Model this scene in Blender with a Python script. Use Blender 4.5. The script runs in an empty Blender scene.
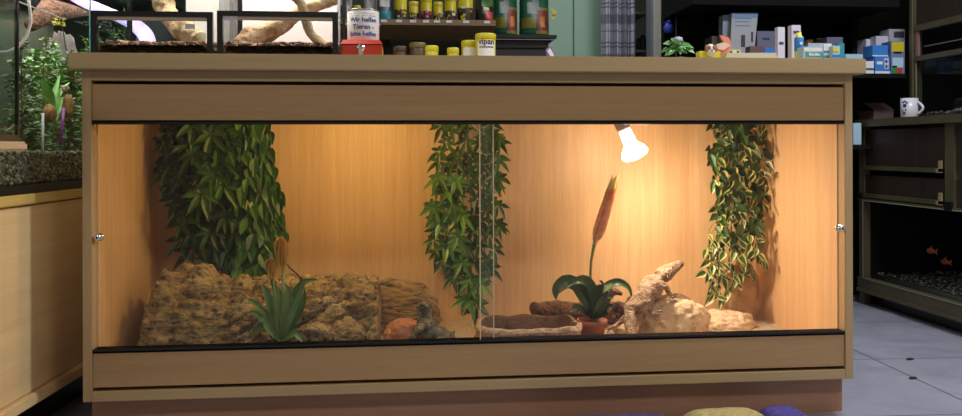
import bpy, bmesh, math, random
from mathutils import Vector, Matrix, noise
random.seed(7)
S = bpy.context.scene
COL = S.collection
# ------------------------------------------------------------------ camera
F, W_, H_ = 850.0, 962.0, 416.0
CP = Vector((-0.2234, -2.1873, 0.7272)); PHI = 0.0977; ROLL = -0.00295; SY = -59.25
Rv = Vector((math.cos(PHI), -math.sin(PHI), 0)); Fv = Vector((math.sin(PHI), math.cos(PHI), 0)); Uv = Vector((0, 0, 1))
cr, sr = math.cos(ROLL), math.sin(ROLL)
R2 = Rv*cr + Uv*sr; U2 = Uv*cr - Rv*sr
cam = bpy.data.objects.new('camera', bpy.data.cameras.new('camera')); COL.objects.link(cam)
cam.data.sensor_width = 36; cam.data.lens = F/W_*36; cam.data.shift_y = SY/W_; cam.data.clip_start = .02
cam.matrix_world = Matrix(((R2.x, U2.x, -Fv.x, CP.x), (R2.y, U2.y, -Fv.y, CP.y), (R2.z, U2.z, -Fv.z, CP.z), (0, 0, 0, 1)))
S.camera = cam
def ray(px, py):
    return Fv + R2*((px-W_/2)/F) - U2*((py-H_/2-SY)/F)
def at(px, py, Y):                       # world point of a pixel on the plane y = Y
    d = ray(px, py); return CP + d*((Y-CP.y)/d.y)
def atx(px, py, X):
    d = ray(px, py); return CP + d*((X-CP.x)/d.x)
def ps(Y): return (Y-CP.y)/F             # metres per pixel at depth Y
# ------------------------------------------------------------------ world, light, exposure
S.view_settings.view_transform = 'Standard'; S.view_settings.look = 'None'
S.view_settings.exposure = 0.0; S.view_settings.gamma = 1.0; S.view_settings.use_curve_mapping = False
wd = bpy.data.worlds.new('world'); S.world = wd; wd.use_nodes = True
wd.node_tree.nodes['Background'].inputs[0].default_value = (.55, .62, .8, 1)
wd.node_tree.nodes['Background'].inputs[1].default_value = .05
def light(name, typ, loc, power, color, rot=None, **k):
    l = bpy.data.lights.new(name, typ); l.energy = power; l.color = color
    for a, v in k.items(): setattr(l, a, v)
    o = bpy.data.objects.new(name, l); o.location = loc
    if rot: o.rotation_euler = rot
    COL.objects.link(o); return o
CEIL = [(-.9, -2.6, 22, (1, .93, .83)), (1.3, -2.4, 23, (1, .93, .84)), (1.6, -.35, 62, (.90, .93, 1)), (.3, 1.6, 13, (.95, .97, 1))]  # the cool-white pair is unseen, added to brighten floor, left cabinet, green cupboard
for i, (x, y, p, lc) in enumerate(CEIL):
    light('ceiling_light_glow', 'AREA', (x, y, 2.66), p, lc, shape='RECTANGLE', size=1.2, size_y=.25)
light('basking_glow', 'POINT', at(640, 168, .31), 2.6, (1, .78, .55), shadow_soft_size=.03)
bk = light('basking_beam', 'SPOT', at(637, 163, .30), 13.5, (1, .74, .55), shadow_soft_size=.035, spot_size=math.radians(172), spot_blend=1.0)
bk.rotation_mode = 'QUATERNION'; bk.rotation_quaternion = Vector((.62, .12, -.8)).to_track_quat('-Z', 'Y')
light('warm_glow', 'POINT', at(352, 118, .18), 3.7, (1, .69, .20), shadow_soft_size=.03)
# ------------------------------------------------------------------ materials
MATS = {}
def mat(name, col, rough=.5, metal=0, emit=None, es=0, noise_=None, bump=0, bscale=60, coat=0, spec=.5, stretch=(1, 1, 1)):
    """noise_ = (scale, second colour, detail)"""
    if name in MATS: return MATS[name]
    m = bpy.data.materials.new(name); m.use_nodes = True; nt = m.node_tree; b = nt.nodes['Principled BSDF']
    b.inputs['Base Color'].default_value = (*col, 1); b.inputs['Roughness'].default_value = rough
    b.inputs['Metallic'].default_value = metal; b.inputs['Specular IOR Level'].default_value = spec
    if coat: b.inputs['Coat Weight'].default_value = coat
    if emit: b.inputs['Emission Color'].default_value = (*emit, 1); b.inputs['Emission Strength'].default_value = es
    tc = None
    def coords():
        t = nt.nodes.new('ShaderNodeTexCoord'); mp = nt.nodes.new('ShaderNodeMapping')
        mp.inputs['Scale'].default_value = stretch; nt.links.new(t.outputs['Object'], mp.inputs[0]); return mp
    if noise_ or bump: tc = coords()
    if noise_:
        n = nt.nodes.new('ShaderNodeTexNoise'); n.inputs['Scale'].default_value = noise_[0]; n.inputs['Detail'].default_value = noise_[2] if len(noise_) > 2 else 4
        r = nt.nodes.new('ShaderNodeValToRGB'); r.color_ramp.elements[0].position = .36; r.color_ramp.elements[1].position = .64
        r.color_ramp.elements[0].color = (*col, 1); r.color_ramp.elements[1].color = (*noise_[1], 1)
        nt.links.new(tc.outputs[0], n.inputs['Vector']); nt.links.new(n.outputs['Fac'], r.inputs[0]); nt.links.new(r.outputs[0], b.inputs['Base Color'])
    if bump:
        n2 = nt.nodes.new('ShaderNodeTexNoise'); n2.inputs['Scale'].default_value = bscale; n2.inputs['Detail'].default_value = 5
        bp = nt.nodes.new('ShaderNodeBump'); bp.inputs['Strength'].default_value = bump; bp.inputs['Distance'].default_value = .01
        nt.links.new(tc.outputs[0], n2.inputs['Vector']); nt.links.new(n2.outputs['Fac'], bp.inputs['Height']); nt.links.new(bp.outputs[0], b.inputs['Normal'])
    MATS[name] = m; return m
def wood(name, a, b_, axis, scale=1.0, rough=.42, contrast=1.0):
    """laminate with grain running along axis"""
    if name in MATS: return MATS[name]
    m = bpy.data.materials.new(name); m.use_nodes = True; nt = m.node_tree; bs = nt.nodes['Principled BSDF']
    t = nt.nodes.new('ShaderNodeTexCoord')
    def layer(across, along, det, dist):
        mp = nt.nodes.new('ShaderNodeMapping'); s = [across*scale]*3; s[axis] = along*scale
        mp.inputs['Scale'].default_value = s; nt.links.new(t.outputs['Object'], mp.inputs[0])
        n = nt.nodes.new('ShaderNodeTexNoise'); n.inputs['Scale'].default_value = 1; n.inputs['Detail'].default_value = det
        n.inputs['Distortion'].default_value = dist
        nt.links.new(mp.outputs[0], n.inputs['Vector']); return n.outputs['Fac']
    f1 = layer(16, .9, 3, .6); f2 = layer(110, 2.5, 2, .1); f3 = layer(260, 18, 1, 0)
    mx = nt.nodes.new('ShaderNodeMix'); mx.inputs[0].default_value = .45; nt.links.new(f1, mx.inputs[2]); nt.links.new(f2, mx.inputs[3])
    m2 = nt.nodes.new('ShaderNodeMix'); m2.inputs[0].default_value = .22; nt.links.new(mx.outputs[0], m2.inputs[2]); nt.links.new(f3, m2.inputs[3])
    r = nt.nodes.new('ShaderNodeValToRGB'); c = .14/contrast
    r.color_ramp.elements[0].position = .5-c; r.color_ramp.elements[1].position = .5+c
    r.color_ramp.elements[0].color = (*b_, 1); r.color_ramp.elements[1].color = (*a, 1)
    nt.links.new(m2.outputs[0], r.inputs[0]); nt.links.new(r.outputs[0], bs.inputs['Base Color'])
    bs.inputs['Roughness'].default_value = rough
    MATS[name] = m; return m
def glass(name, tint=(1, 1, 1), ior=1.45, rough=.0, smear=0.0):
    if name in MATS: return MATS[name]
    m = bpy.data.materials.new(name); m.use_nodes = True; nt = m.node_tree; nt.nodes.remove(nt.nodes['Principled BSDF'])
    out = nt.nodes['Material Output']; tr = nt.nodes.new('ShaderNodeBsdfTransparent'); tr.inputs[0].default_value = (*tint, 1)
    gl = nt.nodes.new('ShaderNodeBsdfGlossy'); gl.inputs['Roughness'].default_value = rough
    fr = nt.nodes.new('ShaderNodeFresnel'); fr.inputs[0].default_value = ior
    ge = nt.nodes.new('ShaderNodeNewGeometry'); mth = nt.nodes.new('ShaderNodeMath'); mth.operation = 'MULTIPLY'
    inv = nt.nodes.new('ShaderNodeMath'); inv.operation = 'SUBTRACT'; inv.inputs[0].default_value = 1
    nt.links.new(ge.outputs['Backfacing'], inv.inputs[1]); nt.links.new(fr.outputs[0], mth.inputs[0]); nt.links.new(inv.outputs[0], mth.inputs[1])
    mx = nt.nodes.new('ShaderNodeMixShader'); nt.links.new(mth.outputs[0], mx.inputs[0]); nt.links.new(tr.outputs[0], mx.inputs[1]); nt.links.new(gl.outputs[0], mx.inputs[2])
    last = mx
    if smear:
        df = nt.nodes.new('ShaderNodeBsdfDiffuse'); df.inputs[0].default_value = (.8, .82, .85, 1)
        t = nt.nodes.new('ShaderNodeTexCoord'); n = nt.nodes.new('ShaderNodeTexNoise'); n.inputs['Scale'].default_value = 5
        nt.links.new(t.outputs['Object'], n.inputs['Vector']); mm = nt.nodes.new('ShaderNodeMath'); mm.operation = 'MULTIPLY'; mm.inputs[1].default_value = smear
        nt.links.new(n.outputs['Fac'], mm.inputs[0]); m3 = nt.nodes.new('ShaderNodeMixShader')
        nt.links.new(mm.outputs[0], m3.inputs[0]); nt.links.new(mx.outputs[0], m3.inputs[1]); nt.links.new(df.outputs[0], m3.inputs[2]); last = m3
    nt.links.new(last.outputs[0], out.inputs[0]); MATS[name] = m; return m
BLACK = mat('black_plastic', (.006, .006, .007), .35)
DARKW = wood('dark_wood', (.045, .028, .02), (.02, .012, .009), 2, 1.2, .5)
MAPLE_X = wood('maple_along_width', (.46, .29, .135), (.385, .235, .105), 0, .8)
MAPLE_Z = wood('maple_upright', (.50, .345, .18), (.42, .275, .135), 2, .8)
MAPLE_Y = wood('maple_along_depth', (.86, .62, .32), (.74, .52, .25), 1, .5)
EDGE = wood('maple_edge_band', (.46, .33, .165), (.41, .285, .14), 0, .6)
BEECH = wood('beech_back', (.82, .54, .29), (.66, .40, .19), 2, .9, .5)
BEECHH = wood('beech_floor', (.74, .47, .24), (.60, .36, .17), 0, .9, .5)
CHROME = mat('chrome', (.8, .8, .8), .12, 1)
OLIVE = mat('olive_metal', (.115, .10, .055), .45, .2, noise_=(9, (.09, .08, .045)))
PANE = glass('clear_glass', (.97, .985, .98), smear=.010)
TANKG = glass('tank_glass', (.90, .95, .93), ior=1.22)
TEAL = mat('glass_edge_teal', (.10, .28, .27), .2)
WHITE = mat('white_card', (.78, .78, .80), .5)
YEL = mat('yellow_plastic', (.58, .50, .02), .35)
# ------------------------------------------------------------------ mesh builder
class MB:
    def __init__(s): s.v = []; s.f = []; s.m = []
    def face(s, idx, mi=0): s.f.append(idx); s.m.append(mi)
    def box(s, x0, x1, y0, y1, z0, z1, mi=0):
        n = len(s.v); s.v += [Vector(p) for p in ((x0, y0, z0), (x1, y0, z0), (x1, y1, z0), (x0, y1, z0), (x0, y0, z1), (x1, y0, z1), (x1, y1, z1), (x0, y1, z1))]
        for q in ((0, 3, 2, 1), (4, 5, 6, 7), (0, 1, 5, 4), (1, 2, 6, 5), (2, 3, 7, 6), (3, 0, 4, 7)): s.face([n+i for i in q], mi)
        return s
    def bbox(s, x0, x1, y0, y1, z0, z1, b=.002, mi=0):
        bm = bmesh.new(); bmesh.ops.create_cube(bm, size=1)
        for v in bm.verts: v.co = Vector(((x0+x1)/2+v.co.x*(x1-x0), (y0+y1)/2+v.co.y*(y1-y0), (z0+z1)/2+v.co.z*(z1-z0)))
        bmesh.ops.bevel(bm, geom=bm.edges[:], offset=b, segments=2, affect='EDGES'); return s.addbm(bm, mi)
    def addbm(s, bm, mi=0, M=None):
        n = len(s.v); bm.verts.ensure_lookup_table(); bm.verts.index_update()
        s.v += [(M @ v.co) if M else v.co.copy() for v in bm.verts]
        for f in bm.faces: s.face([n+v.index for v in f.verts], mi)
        bm.free(); return s
    def tube(s, pts, rad, seg=8, mi=0, caps=True):
        pts = [Vector(p) for p in pts]; rad = rad if isinstance(rad, (list, tuple)) else [rad]*len(pts)
        n0 = len(s.v); up = Vector((0, 0, 1)); prev = None
        for i, p in enumerate(pts):
            t = (pts[min(i+1, len(pts)-1)]-pts[max(i-1, 0)]).normalized()
            if prev is None: a = t.cross(up if abs(t.z) < .9 else Vector((1, 0, 0))).normalized()
            else: a = (prev - t*prev.dot(t)).normalized()
            b = t.cross(a); prev = a
            for k in range(seg):
                an = 2*math.pi*k/seg; s.v.append(p+(a*math.cos(an)+b*math.sin(an))*rad[i])
        for i in range(len(pts)-1):
            for k in range(seg):
                k2 = (k+1) % seg; s.face([n0+i*seg+k, n0+i*seg+k2, n0+(i+1)*seg+k2, n0+(i+1)*seg+k], mi)
        if caps:
            s.face([n0+k for k in range(seg)][::-1], mi); s.face([n0+(len(pts)-1)*seg+k for k in range(seg)], mi)
        return s
    def lathe(s, prof, c=(0, 0, 0), seg=24, mi=0, sx=1, sy=1, M=None):
        n0 = len(s.v); c = Vector(c)
        for r, z in prof:
            for k in range(seg):
                a = 2*math.pi*k/seg; p = Vector((r*sx*math.cos(a), r*sy*math.sin(a), z)); s.v.append((M @ p if M else p)+c)
        for i in range(len(prof)-1):
            for k in range(seg):
                k2 = (k+1) % seg; s.face([n0+i*seg+k, n0+i*seg+k2, n0+(i+1)*seg+k2, n0+(i+1)*seg+k], mi)
        s.face([n0+k for k in range(seg)][::-1], mi); s.face([n0+(len(prof)-1)*seg+k for k in range(seg)], mi)
        return s
    def prism(s, poly, axis, a, b, mi=0):
        n = len(poly); n0 = len(s.v)
        for c in (a, b):
            for (u, v) in poly:
                s.v.append(Vector({0: (c, u, v), 1: (u, c, v), 2: (u, v, c)}[axis]))
        s.face([n0+i for i in range(n)][::-1], mi); s.face([n0+n+i for i in range(n)], mi)
        for i in range(n):
            j = (i+1) % n; s.face([n0+i, n0+j, n0+n+j, n0+n+i], mi)
        return s
    def leaf(s, p, d, nrm, L, W, mi=0, mj=None, droop=.3, fold=.18, seg=5, shape=.75):
        d = d.normalized(); side = d.cross(nrm)
        if side.length < 1e-4: side = d.cross(Vector((1, .2, 0)))
        side.normalize(); up = side.cross(d); n0 = len(s.v)
        cols = (-1, -.55, 0, .55, 1) if mj is not None else (-1, 0, 1); nc = len(cols)
        for i in range(seg+1):
            t = i/seg; w = W*.5*max(.04, math.sin(math.pi*min(1, t**shape)))
            c = p + d*(L*t) - Vector((0, 0, 1))*(droop*L*t*t)
            for q in cols: s.v.append(c + side*(w*q) + up*(abs(q)*w*fold*2))
        for i in range(seg):
            for k in range(nc-1):
                edge = mj is not None and (k == 0 or k == nc-2)
                s.face([n0+i*nc+k, n0+i*nc+k+1, n0+(i+1)*nc+k+1, n0+(i+1)*nc+k], mj if edge else mi)
        return s
def obj(name, mb, mats, parent=None, smooth=False, local=False):
    me = bpy.data.meshes.new(name); vs = mb.v
    if parent is not None and not local:
        inv = wm(parent).inverted(); vs = [inv @ v for v in vs]
    me.from_pydata([tuple(v) for v in vs], [], mb.f)
    mats = mats if isinstance(mats, (list, tuple)) else [mats]
    for m in mats: me.materials.append(m)
    me.polygons.foreach_set('material_index', mb.m)
    bm = bmesh.new(); bm.from_mesh(me)
    if not getattr(mb, 'flat', False): bmesh.ops.recalc_face_normals(bm, faces=bm.faces)
    bm.to_mesh(me); bm.free()
    me.polygons.foreach_set('use_smooth', [smooth]*len(me.polygons)); me.update()
    o = bpy.data.objects.new(name, me); COL.objects.link(o)
    if parent is not None: o.parent = parent
    return o
def wm(o):
    M = o.matrix_basis.copy()
    return wm(o.parent) @ M if o.parent else M
def thing(name, label, cat, loc=(0, 0, 0), rz=0, group=None):
    o = bpy.data.objects.new(name, None); COL.objects.link(o); o.empty_display_size = .05
    o.matrix_basis = Matrix.Translation(Vector(loc)) @ Matrix.Rotation(rz, 4, 'Z')
    o['label'] = label; o['category'] = cat
    if group: o['group'] = group
    return o
def tag(o, label, cat, group=None, kind=None):
    o['label'] = label; o['category'] = cat
    if group: o['group'] = group
    if kind: o['kind'] = kind
    return o
def struct(name, mb, m): o = obj(name, mb, m); o['kind'] = 'structure'; return o
def centre(o):                            # move a one-mesh thing's origin to its own base
    vs = [v.co for v in o.data.vertices]
    c = Vector((sum(v.x for v in vs)/len(vs), sum(v.y for v in vs)/len(vs), min(v.z for v in vs)))
    o.data.transform(Matrix.Translation(-c)); o.location = c; return o
def copytree(o, loc, rz=None, label=None, parent=None):
    c = o.copy(); COL.objects.link(c)
    if parent is None:
        c.location = loc
        if rz is not None: c.rotation_euler = (0, 0, rz)
        if label: c['label'] = label
    else: c.parent = parent
    for ch in list(o.children): copytree(ch, None, parent=c)
    return c
def text_mb(txt, size, align='CENTER', bold=0, M=None, extrude=.0002):
    cu = bpy.data.curves.new('lettering', 'FONT'); cu.body = txt; cu.size = size; cu.align_x = align; cu.offset = bold; cu.resolution_u = 2
    cu.extrude = extrude; cu.space_line = .95
    o = bpy.data.objects.new('lettering', cu); COL.objects.link(o); dg = bpy.context.evaluated_depsgraph_get()
    me = bpy.data.meshes.new_from_object(o.evaluated_get(dg)); bpy.data.objects.remove(o)
    mb = MB(); mb.v = [v.co.copy() for v in me.vertices]; mb.f = [list(p.vertices) for p in me.polygons]; mb.m = [0]*len(mb.f)
    bpy.data.meshes.remove(me)
    if M: mb.v = [M @ v for v in mb.v]
    return mb
def wrap(mb, R, z0, ang=0):               # flat lettering (x, y, extrude z) laid on an upright cylinder of radius R facing -y
    o = MB(); o.f = mb.f; o.m = mb.m
    for v in mb.v:
        a = v.x/R + ang; r = R+v.z+.0006; o.v.append(Vector((r*math.sin(a), -r*math.cos(a), z0+v.y)))
    return o
def flat(mb, c, rz=0):                    # lettering standing upright facing -y at c
    o = MB(); o.f = mb.f; o.m = mb.m
    M = Matrix.Translation(Vector(c)) @ Matrix.Rotation(rz, 4, 'Z') @ Matrix.Rotation(math.pi/2, 4, 'X')
    o.v = [M @ v for v in mb.v]; return o
def fbm(p, o=4, lac=2.0):
    s, a, t = 0, 1, 0
    for i in range(o): s += a*noise.noise(p); t += a; a *= .5; p = p*lac
    return s/t
def rock_mb(c, r, seed, amp=.22, sub=4, rough=.06, flat_bottom=None, rz=0, cells=1.6):
    bm = bmesh.new(); bmesh.ops.create_icosphere(bm, subdivisions=sub, radius=1); off = Vector((seed*3.1, seed*1.7, seed*.9))
    for v in bm.verts:
        d = v.co.normalized(); n1 = fbm(d*1.1+off, 3); w = noise.voronoi(d*cells+off)[0]
        k = 1 + amp*n1*1.6 + amp*(w[1]-w[0])*.5 - amp*.2 + rough*1.6*fbm(d*6+off, 5) + rough*.35*abs(noise.noise(d*19+off))
        v.co = d*k
    M = Matrix.Translation(Vector(c)) @ Matrix.Rotation(rz, 4, 'Z') @ Matrix.Diagonal((r[0], r[1], r[2], 1))
    for v in bm.verts:
        v.co = M @ v.co
        if flat_bottom is not None and v.co.z < flat_bottom: v.co.z = flat_bottom
    return MB().addbm(bm)
def skin(verts, edges, radii, sub=2, root=0):
    me = bpy.data.meshes.new('skin'); me.from_pydata([tuple(v) for v in verts], edges, [])
    o = bpy.data.objects.new('skin', me); COL.objects.link(o)
    md = o.modifiers.new('s', 'SKIN'); md.use_smooth_shade = True
    sv = me.skin_vertices[0].data
    for i, r in enumerate(radii): sv[i].radius = r if isinstance(r, tuple) else (r, r); sv[i].use_root = (i == root)
    ss = o.modifiers.new('d', 'SUBSURF'); ss.levels = sub; ss.render_levels = sub
    dg = bpy.context.evaluated_depsgraph_get(); me2 = bpy.data.meshes.new_from_object(o.evaluated_get(dg))
    mb = MB(); mb.v = [v.co.copy() for v in me2.vertices]; mb.f = [list(p.vertices) for p in me2.polygons]; mb.m = [0]*len(mb.f)
    bpy.data.objects.remove(o); bpy.data.meshes.remove(me); bpy.data.meshes.remove(me2); return mb
# ================================================================== THE ROOM
XL, XR, YB, YF, ZC = -2.6, 3.0, 3.9, -4.2, 2.72
fl = bpy.data.materials.new('grey_stone_tiles'); fl.use_nodes = True; nt = fl.node_tree; b = nt.nodes['Principled BSDF']
t = nt.nodes.new('ShaderNodeTexCoord'); mp = nt.nodes.new('ShaderNodeMapping'); mp.inputs['Location'].default_value = (-.185, -.03, 0)
mp.inputs['Rotation'].default_value = (0, 0, .03)
nt.links.new(t.outputs['Object'], mp.inputs[0]); br = nt.nodes.new('ShaderNodeTexBrick'); br.offset = 0; br.inputs['Scale'].default_value = 1
for k, v in (('Mortar Size', .003), ('Brick Width', .6), ('Row Height', .6), ('Mortar Smooth', .2)): br.inputs[k].default_value = v
br.inputs['Mortar'].default_value = (.07, .065, .07, 1); nt.links.new(mp.outputs[0], br.inputs['Vector'])
n1 = nt.nodes.new('ShaderNodeTexNoise'); n1.inputs['Scale'].default_value = 3.2; n1.inputs['Detail'].default_value = 12; n1.inputs['Roughness'].default_value = .72; n1.inputs['Distortion'].default_value = .8
nt.links.new(t.outputs['Object'], n1.inputs['Vector']); rp = nt.nodes.new('ShaderNodeValToRGB'); rp.color_ramp.elements[0].position = .3; rp.color_ramp.elements[1].position = .72
rp.color_ramp.elements[0].color = (.20, .20, .255, 1); rp.color_ramp.elements[1].color = (.36, .36, .43, 1); nt.links.new(n1.outputs['Fac'], rp.inputs[0])
nt.links.new(rp.outputs[0], br.inputs['Color1']); nt.links.new(rp.outputs[0], br.inputs['Color2']); nt.links.new(br.outputs['Color'], b.inputs['Base Color'])
b.inputs['Roughness'].default_value = .42
struct('floor', MB().box(XL, XR, YF, YB, -.05, 0), fl)
WALLM = mat('dull_green_wall', (.10, .12, .085), .8, noise_=(2, (.085, .10, .075)))
CREAM = mat('cream_wall', (.45, .43, .38), .8)
struct('ceiling', MB().box(XL, XR, YF, YB, ZC, ZC+.05), mat('ceiling_white', (.4, .4, .38), .9))
struct('wall_left', MB().box(XL-.05, XL, YF, YB, 0, ZC), CREAM)
struct('wall_right', MB().box(XR, XR+.05, YF, YB, 0, ZC), CREAM)
struct('wall_back', MB().box(XL, XR, YB, YB+.05, 0, ZC), WALLM)
struct('wall_front', MB().box(XL, XR, YF-.05, YF, 0, ZC), CREAM)
fx = mat('fixture_white', (.7, .7, .7), .5); tubem = mat('fluorescent_tube', (.9, .9, .9), .5, emit=(.93, .96, 1), es=3)
for i, (x, y, p, lc) in enumerate(CEIL):
    r = thing('ceiling_lamp', ['white ceiling fluorescent lamp over the camera side, left', 'white ceiling fluorescent lamp over the camera side, right', 'added unseen ceiling lamp lighting the right aisle', 'added unseen ceiling lamp lighting the green cupboard'][i], 'lamp', (x, y, 2.68), 0, 'ceiling lamps')  # aisle and back fixtures are additions that serve the lighting
    obj('housing', MB().bbox(x-.62, x+.62, y-.14, y+.14, 2.68, 2.72, .004), fx, r)
    for s in (-1, 1): obj('lamp_tube', MB().tube([(x-.58, y+s*.06, 2.672), (x+.58, y+s*.06, 2.672)], .008, 8), tubem, r, True)
# green partition behind the shop shelves
GY = 2.6; gl = at(475, 30, GY).x; gr = at(601.5, 30, GY).x; gs = at(573.5, 30, GY).x
GREEN = mat('pale_green_paint', (.30, .47, .345), .45, noise_=(1.5, (.27, .43, .31)))
r = thing('green_cupboard', 'tall pale green cupboard with two flat doors behind the shelves', 'cupboard', ((gl+gr)/2, GY+.2, 0))
obj('carcass', MB().box(gl, gr, GY+.02, GY+.4, 0, 2.1), GREEN, r)
obj('door', MB().bbox(gl, gs-.004, GY, GY+.018, .02, 2.09, .003), GREEN, r)
obj('door', MB().bbox(gs+.004, gr, GY, GY+.018, .02, 2.09, .003), GREEN, r)
# ================================================================== MAIN VIVARIUM CABINET
T = .965
vc = thing('vivarium_cabinet', 'long maple vivarium cabinet with two sliding glass panes, holding the reptile landscape', 'vivarium', (0, .3, 0))
for x0, x1 in ((-1, -.978), (.978, 1)):
    obj('side_panel', MB().bbox(x0, x1, 0, .60, .103, .924, .0012), MAPLE_Z, vc)
obj('top_board', MB().bbox(-.978, .978, 0, .60, .899, .924, .001), EDGE, vc)
obj('bottom_board', MB().bbox(-.978, .978, 0, .60, .103, .128, .001), EDGE, vc)
obj('upper_panel', MB().bbox(-.977, .977, .004, .020, .800, .890, .0008), MAPLE_X, vc)
obj('lower_panel', MB().bbox(-.977, .977, .004, .020, .137, .223, .0008), MAPLE_X, vc)
obj('back_panel', MB().box(-.978, .978, .585, .597, .13, .898), BEECH, vc)
for x0, x1 in ((-.978, -.974), (.974, .978)):
    obj('side_lining', MB().box(x0, x1, .036, .585, .152, .88), BEECH, vc)
obj('inner_floor', MB().box(-.977, .977, .021, .585, .138, .150), BEECHH, vc)
obj('inner_ceiling', MB().box(-.977, .977, .0195, .585, .880, .892), BEECHH, vc)
ut = MB(); lt = MB()
for z0, z1, mb in ((.791, .8005, ut), (.2225, .2325, lt)):
    mb.box(-.977, .977, .002, .034, z0+(.006 if mb is ut else 0), z1-(.006 if mb is lt else 0))
    for y in (.002, .0165, .031): mb.box(-.977, .977, y, y+.003, z0, z1)
obj('upper_track', ut, BLACK, vc); obj('lower_track', lt, BLACK, vc)
pl_ = MB().box(-.995, .995, .05, .068, 0, .103).box(-.995, -.977, .068, .55, 0, .103).box(.977, .995, .068, .55, 0, .103).box(-.995, .995, .532, .55, 0, .103)
obj('plinth', pl_, wood('plinth_laminate', (.42, .22, .13), (.34, .175, .10), 0, .8), vc)
# glass panes: right pane runs in the front groove, left in the rear groove
xa = at(493, 240, .024).x; xb = at(480.5, 240, .010).x
EDGEG = mat('pane_edge', (.75, .62, .42), .2)
gp = obj('glass_pane', MB().box(-.974, xa, .0225, .0265, .226, .797), PANE, vc)
obj('pane_edge', MB().box(xa, xa+.0025, .0222, .0268, .226, .797), EDGEG, gp)
gp2 = obj('glass_pane', MB().box(xb, .974, .0085, .0125, .226, .797), PANE, vc)
obj('pane_edge', MB().box(xb-.0025, xb, .0082, .0128, .226, .797), EDGEG, gp2)
def knob(px, py, y, par):
    c = at(px, py, y); M = Matrix.Rotation(math.pi/2, 4, 'X')
    k = obj('knob', MB().lathe([(.004, -.004), (.010, -.003), (.011, .002), (.0095, .005), (.005, .006), (.005, .011), (.009, .013), (.0095, .017), (.006, .0205), (.002, .021)], c, 20, M=M), CHROME, par, True)
    obj('keyhole', MB().box(c.x-.0012, c.x+.0012, c.y-.0225, c.y-.0205, c.z-.003, c.z+.003), BLACK, k)
knob(99.5, 237, .0225, gp); knob(839, 228, .0085, gp2)
centre_wt = MB().bbox(-1.022, 1.022, -.03, .63, .924, .965, .0025)
wt = tag(centre(obj('worktop', centre_wt, EDGE)), 'thick maple worktop overhanging the vivarium cabinet', 'worktop')
# ================================================================== INSIDE
GRIT = .165
def sandz(x, y): return GRIT + .006*noise.noise(Vector((x*5, y*5, 1))) + .004*noise.noise(Vector((x*17, y*17, 4))) + .0018*noise.noise(Vector((x*60, y*60, 9)))
sm = MB(); nx, ny = 240, 70
for j in range(ny+1):
    for i in range(nx+1):
        x = -.973+1.946*i/nx; y = .036+.548*j/ny; sm.v.append(Vector((x, y, sandz(x, y))))
for j in range(ny):
    for i in range(nx):
        a = j*(nx+1)+i; sm.face([a, a+1, a+nx+2, a+nx+1])
n0 = len(sm.v); sm.v += [Vector(p) for p in ((-.973, .036, .151), (.973, .036, .151), (.973, .584, .151), (-.973, .584, .151))]
sm.face([n0, n0+1, n0+2, n0+3]); sm.face([0]+[n0]+[n0+1]+[nx]+list(range(nx-1, 0, -1)))
SAND = mat('pale_sand', (.74, .58, .40), .9, noise_=(140, (.52, .38, .25), 6), bump=.9, bscale=220)
tag(obj('sand', sm, SAND, None, True), 'pale sand covering the floor of the vivarium', 'sand', kind='stuff')
def stone_mat(name, c1, c2, c3, sc=14, bump=.8, stretch=(1, 1, 1), dark=(.05, .035, .02)):
    m = bpy.data.materials.new(name); m.use_nodes = True; nt = m.node_tree; b = nt.nodes['Principled BSDF']; b.inputs['Roughness'].default_value = .88
    t = nt.nodes.new('ShaderNodeTexCoord'); mp = nt.nodes.new('ShaderNodeMapping'); mp.inputs['Scale'].default_value = stretch; nt.links.new(t.outputs['Object'], mp.inputs[0])
    n = nt.nodes.new('ShaderNodeTexNoise'); n.inputs['Scale'].default_value = sc; n.inputs['Detail'].default_value = 8; n.inputs['Roughness'].default_value = .65; nt.links.new(mp.outputs[0], n.inputs['Vector'])
    r = nt.nodes.new('ShaderNodeValToRGB'); e = r.color_ramp.elements; e[0].position = .3; e[1].position = .7; e[0].color = (*c1, 1); e[1].color = (*c3, 1); q = e.new(.5); q.color = (*c2, 1)
    nt.links.new(n.outputs['Fac'], r.inputs[0])
    vo = nt.nodes.new('ShaderNodeTexNoise'); vo.inputs['Scale'].default_value = sc*3.5; vo.inputs['Detail'].default_value = 6; nt.links.new(mp.outputs[0], vo.inputs['Vector'])
    r2 = nt.nodes.new('ShaderNodeValToRGB'); r2.color_ramp.elements[0].position = .30; r2.color_ramp.elements[1].position = .47
    nt.links.new(vo.outputs['Fac'], r2.inputs[0]); mx = nt.nodes.new('ShaderNodeMix'); mx.data_type = 'RGBA'
    mx.inputs[6].default_value = (*dark, 1); nt.links.new(r2.outputs[0], mx.inputs[0]); nt.links.new(r.outputs[0], mx.inputs[7]); nt.links.new(mx.outputs[2], b.inputs['Base Color'])
    bp = nt.nodes.new('ShaderNodeBump'); bp.inputs['Strength'].default_value = bump; bp.inputs['Distance'].default_value = .02
    nt.links.new(vo.outputs['Fac'], bp.inputs['Height']); nt.links.new(bp.outputs[0], b.inputs['Normal']); MATS[name] = m; return m
CORK = stone_mat('cork_bark', (.14, .085, .035), (.34, .23, .10), (.56, .42, .21), 18, .8, (.6, 1, 1.4))
CORKT = stone_mat('tan_bark', (.15, .08, .035), (.33, .20, .085), (.46, .32, .15), 14, .9, (.5, 1, 1.6))
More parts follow.
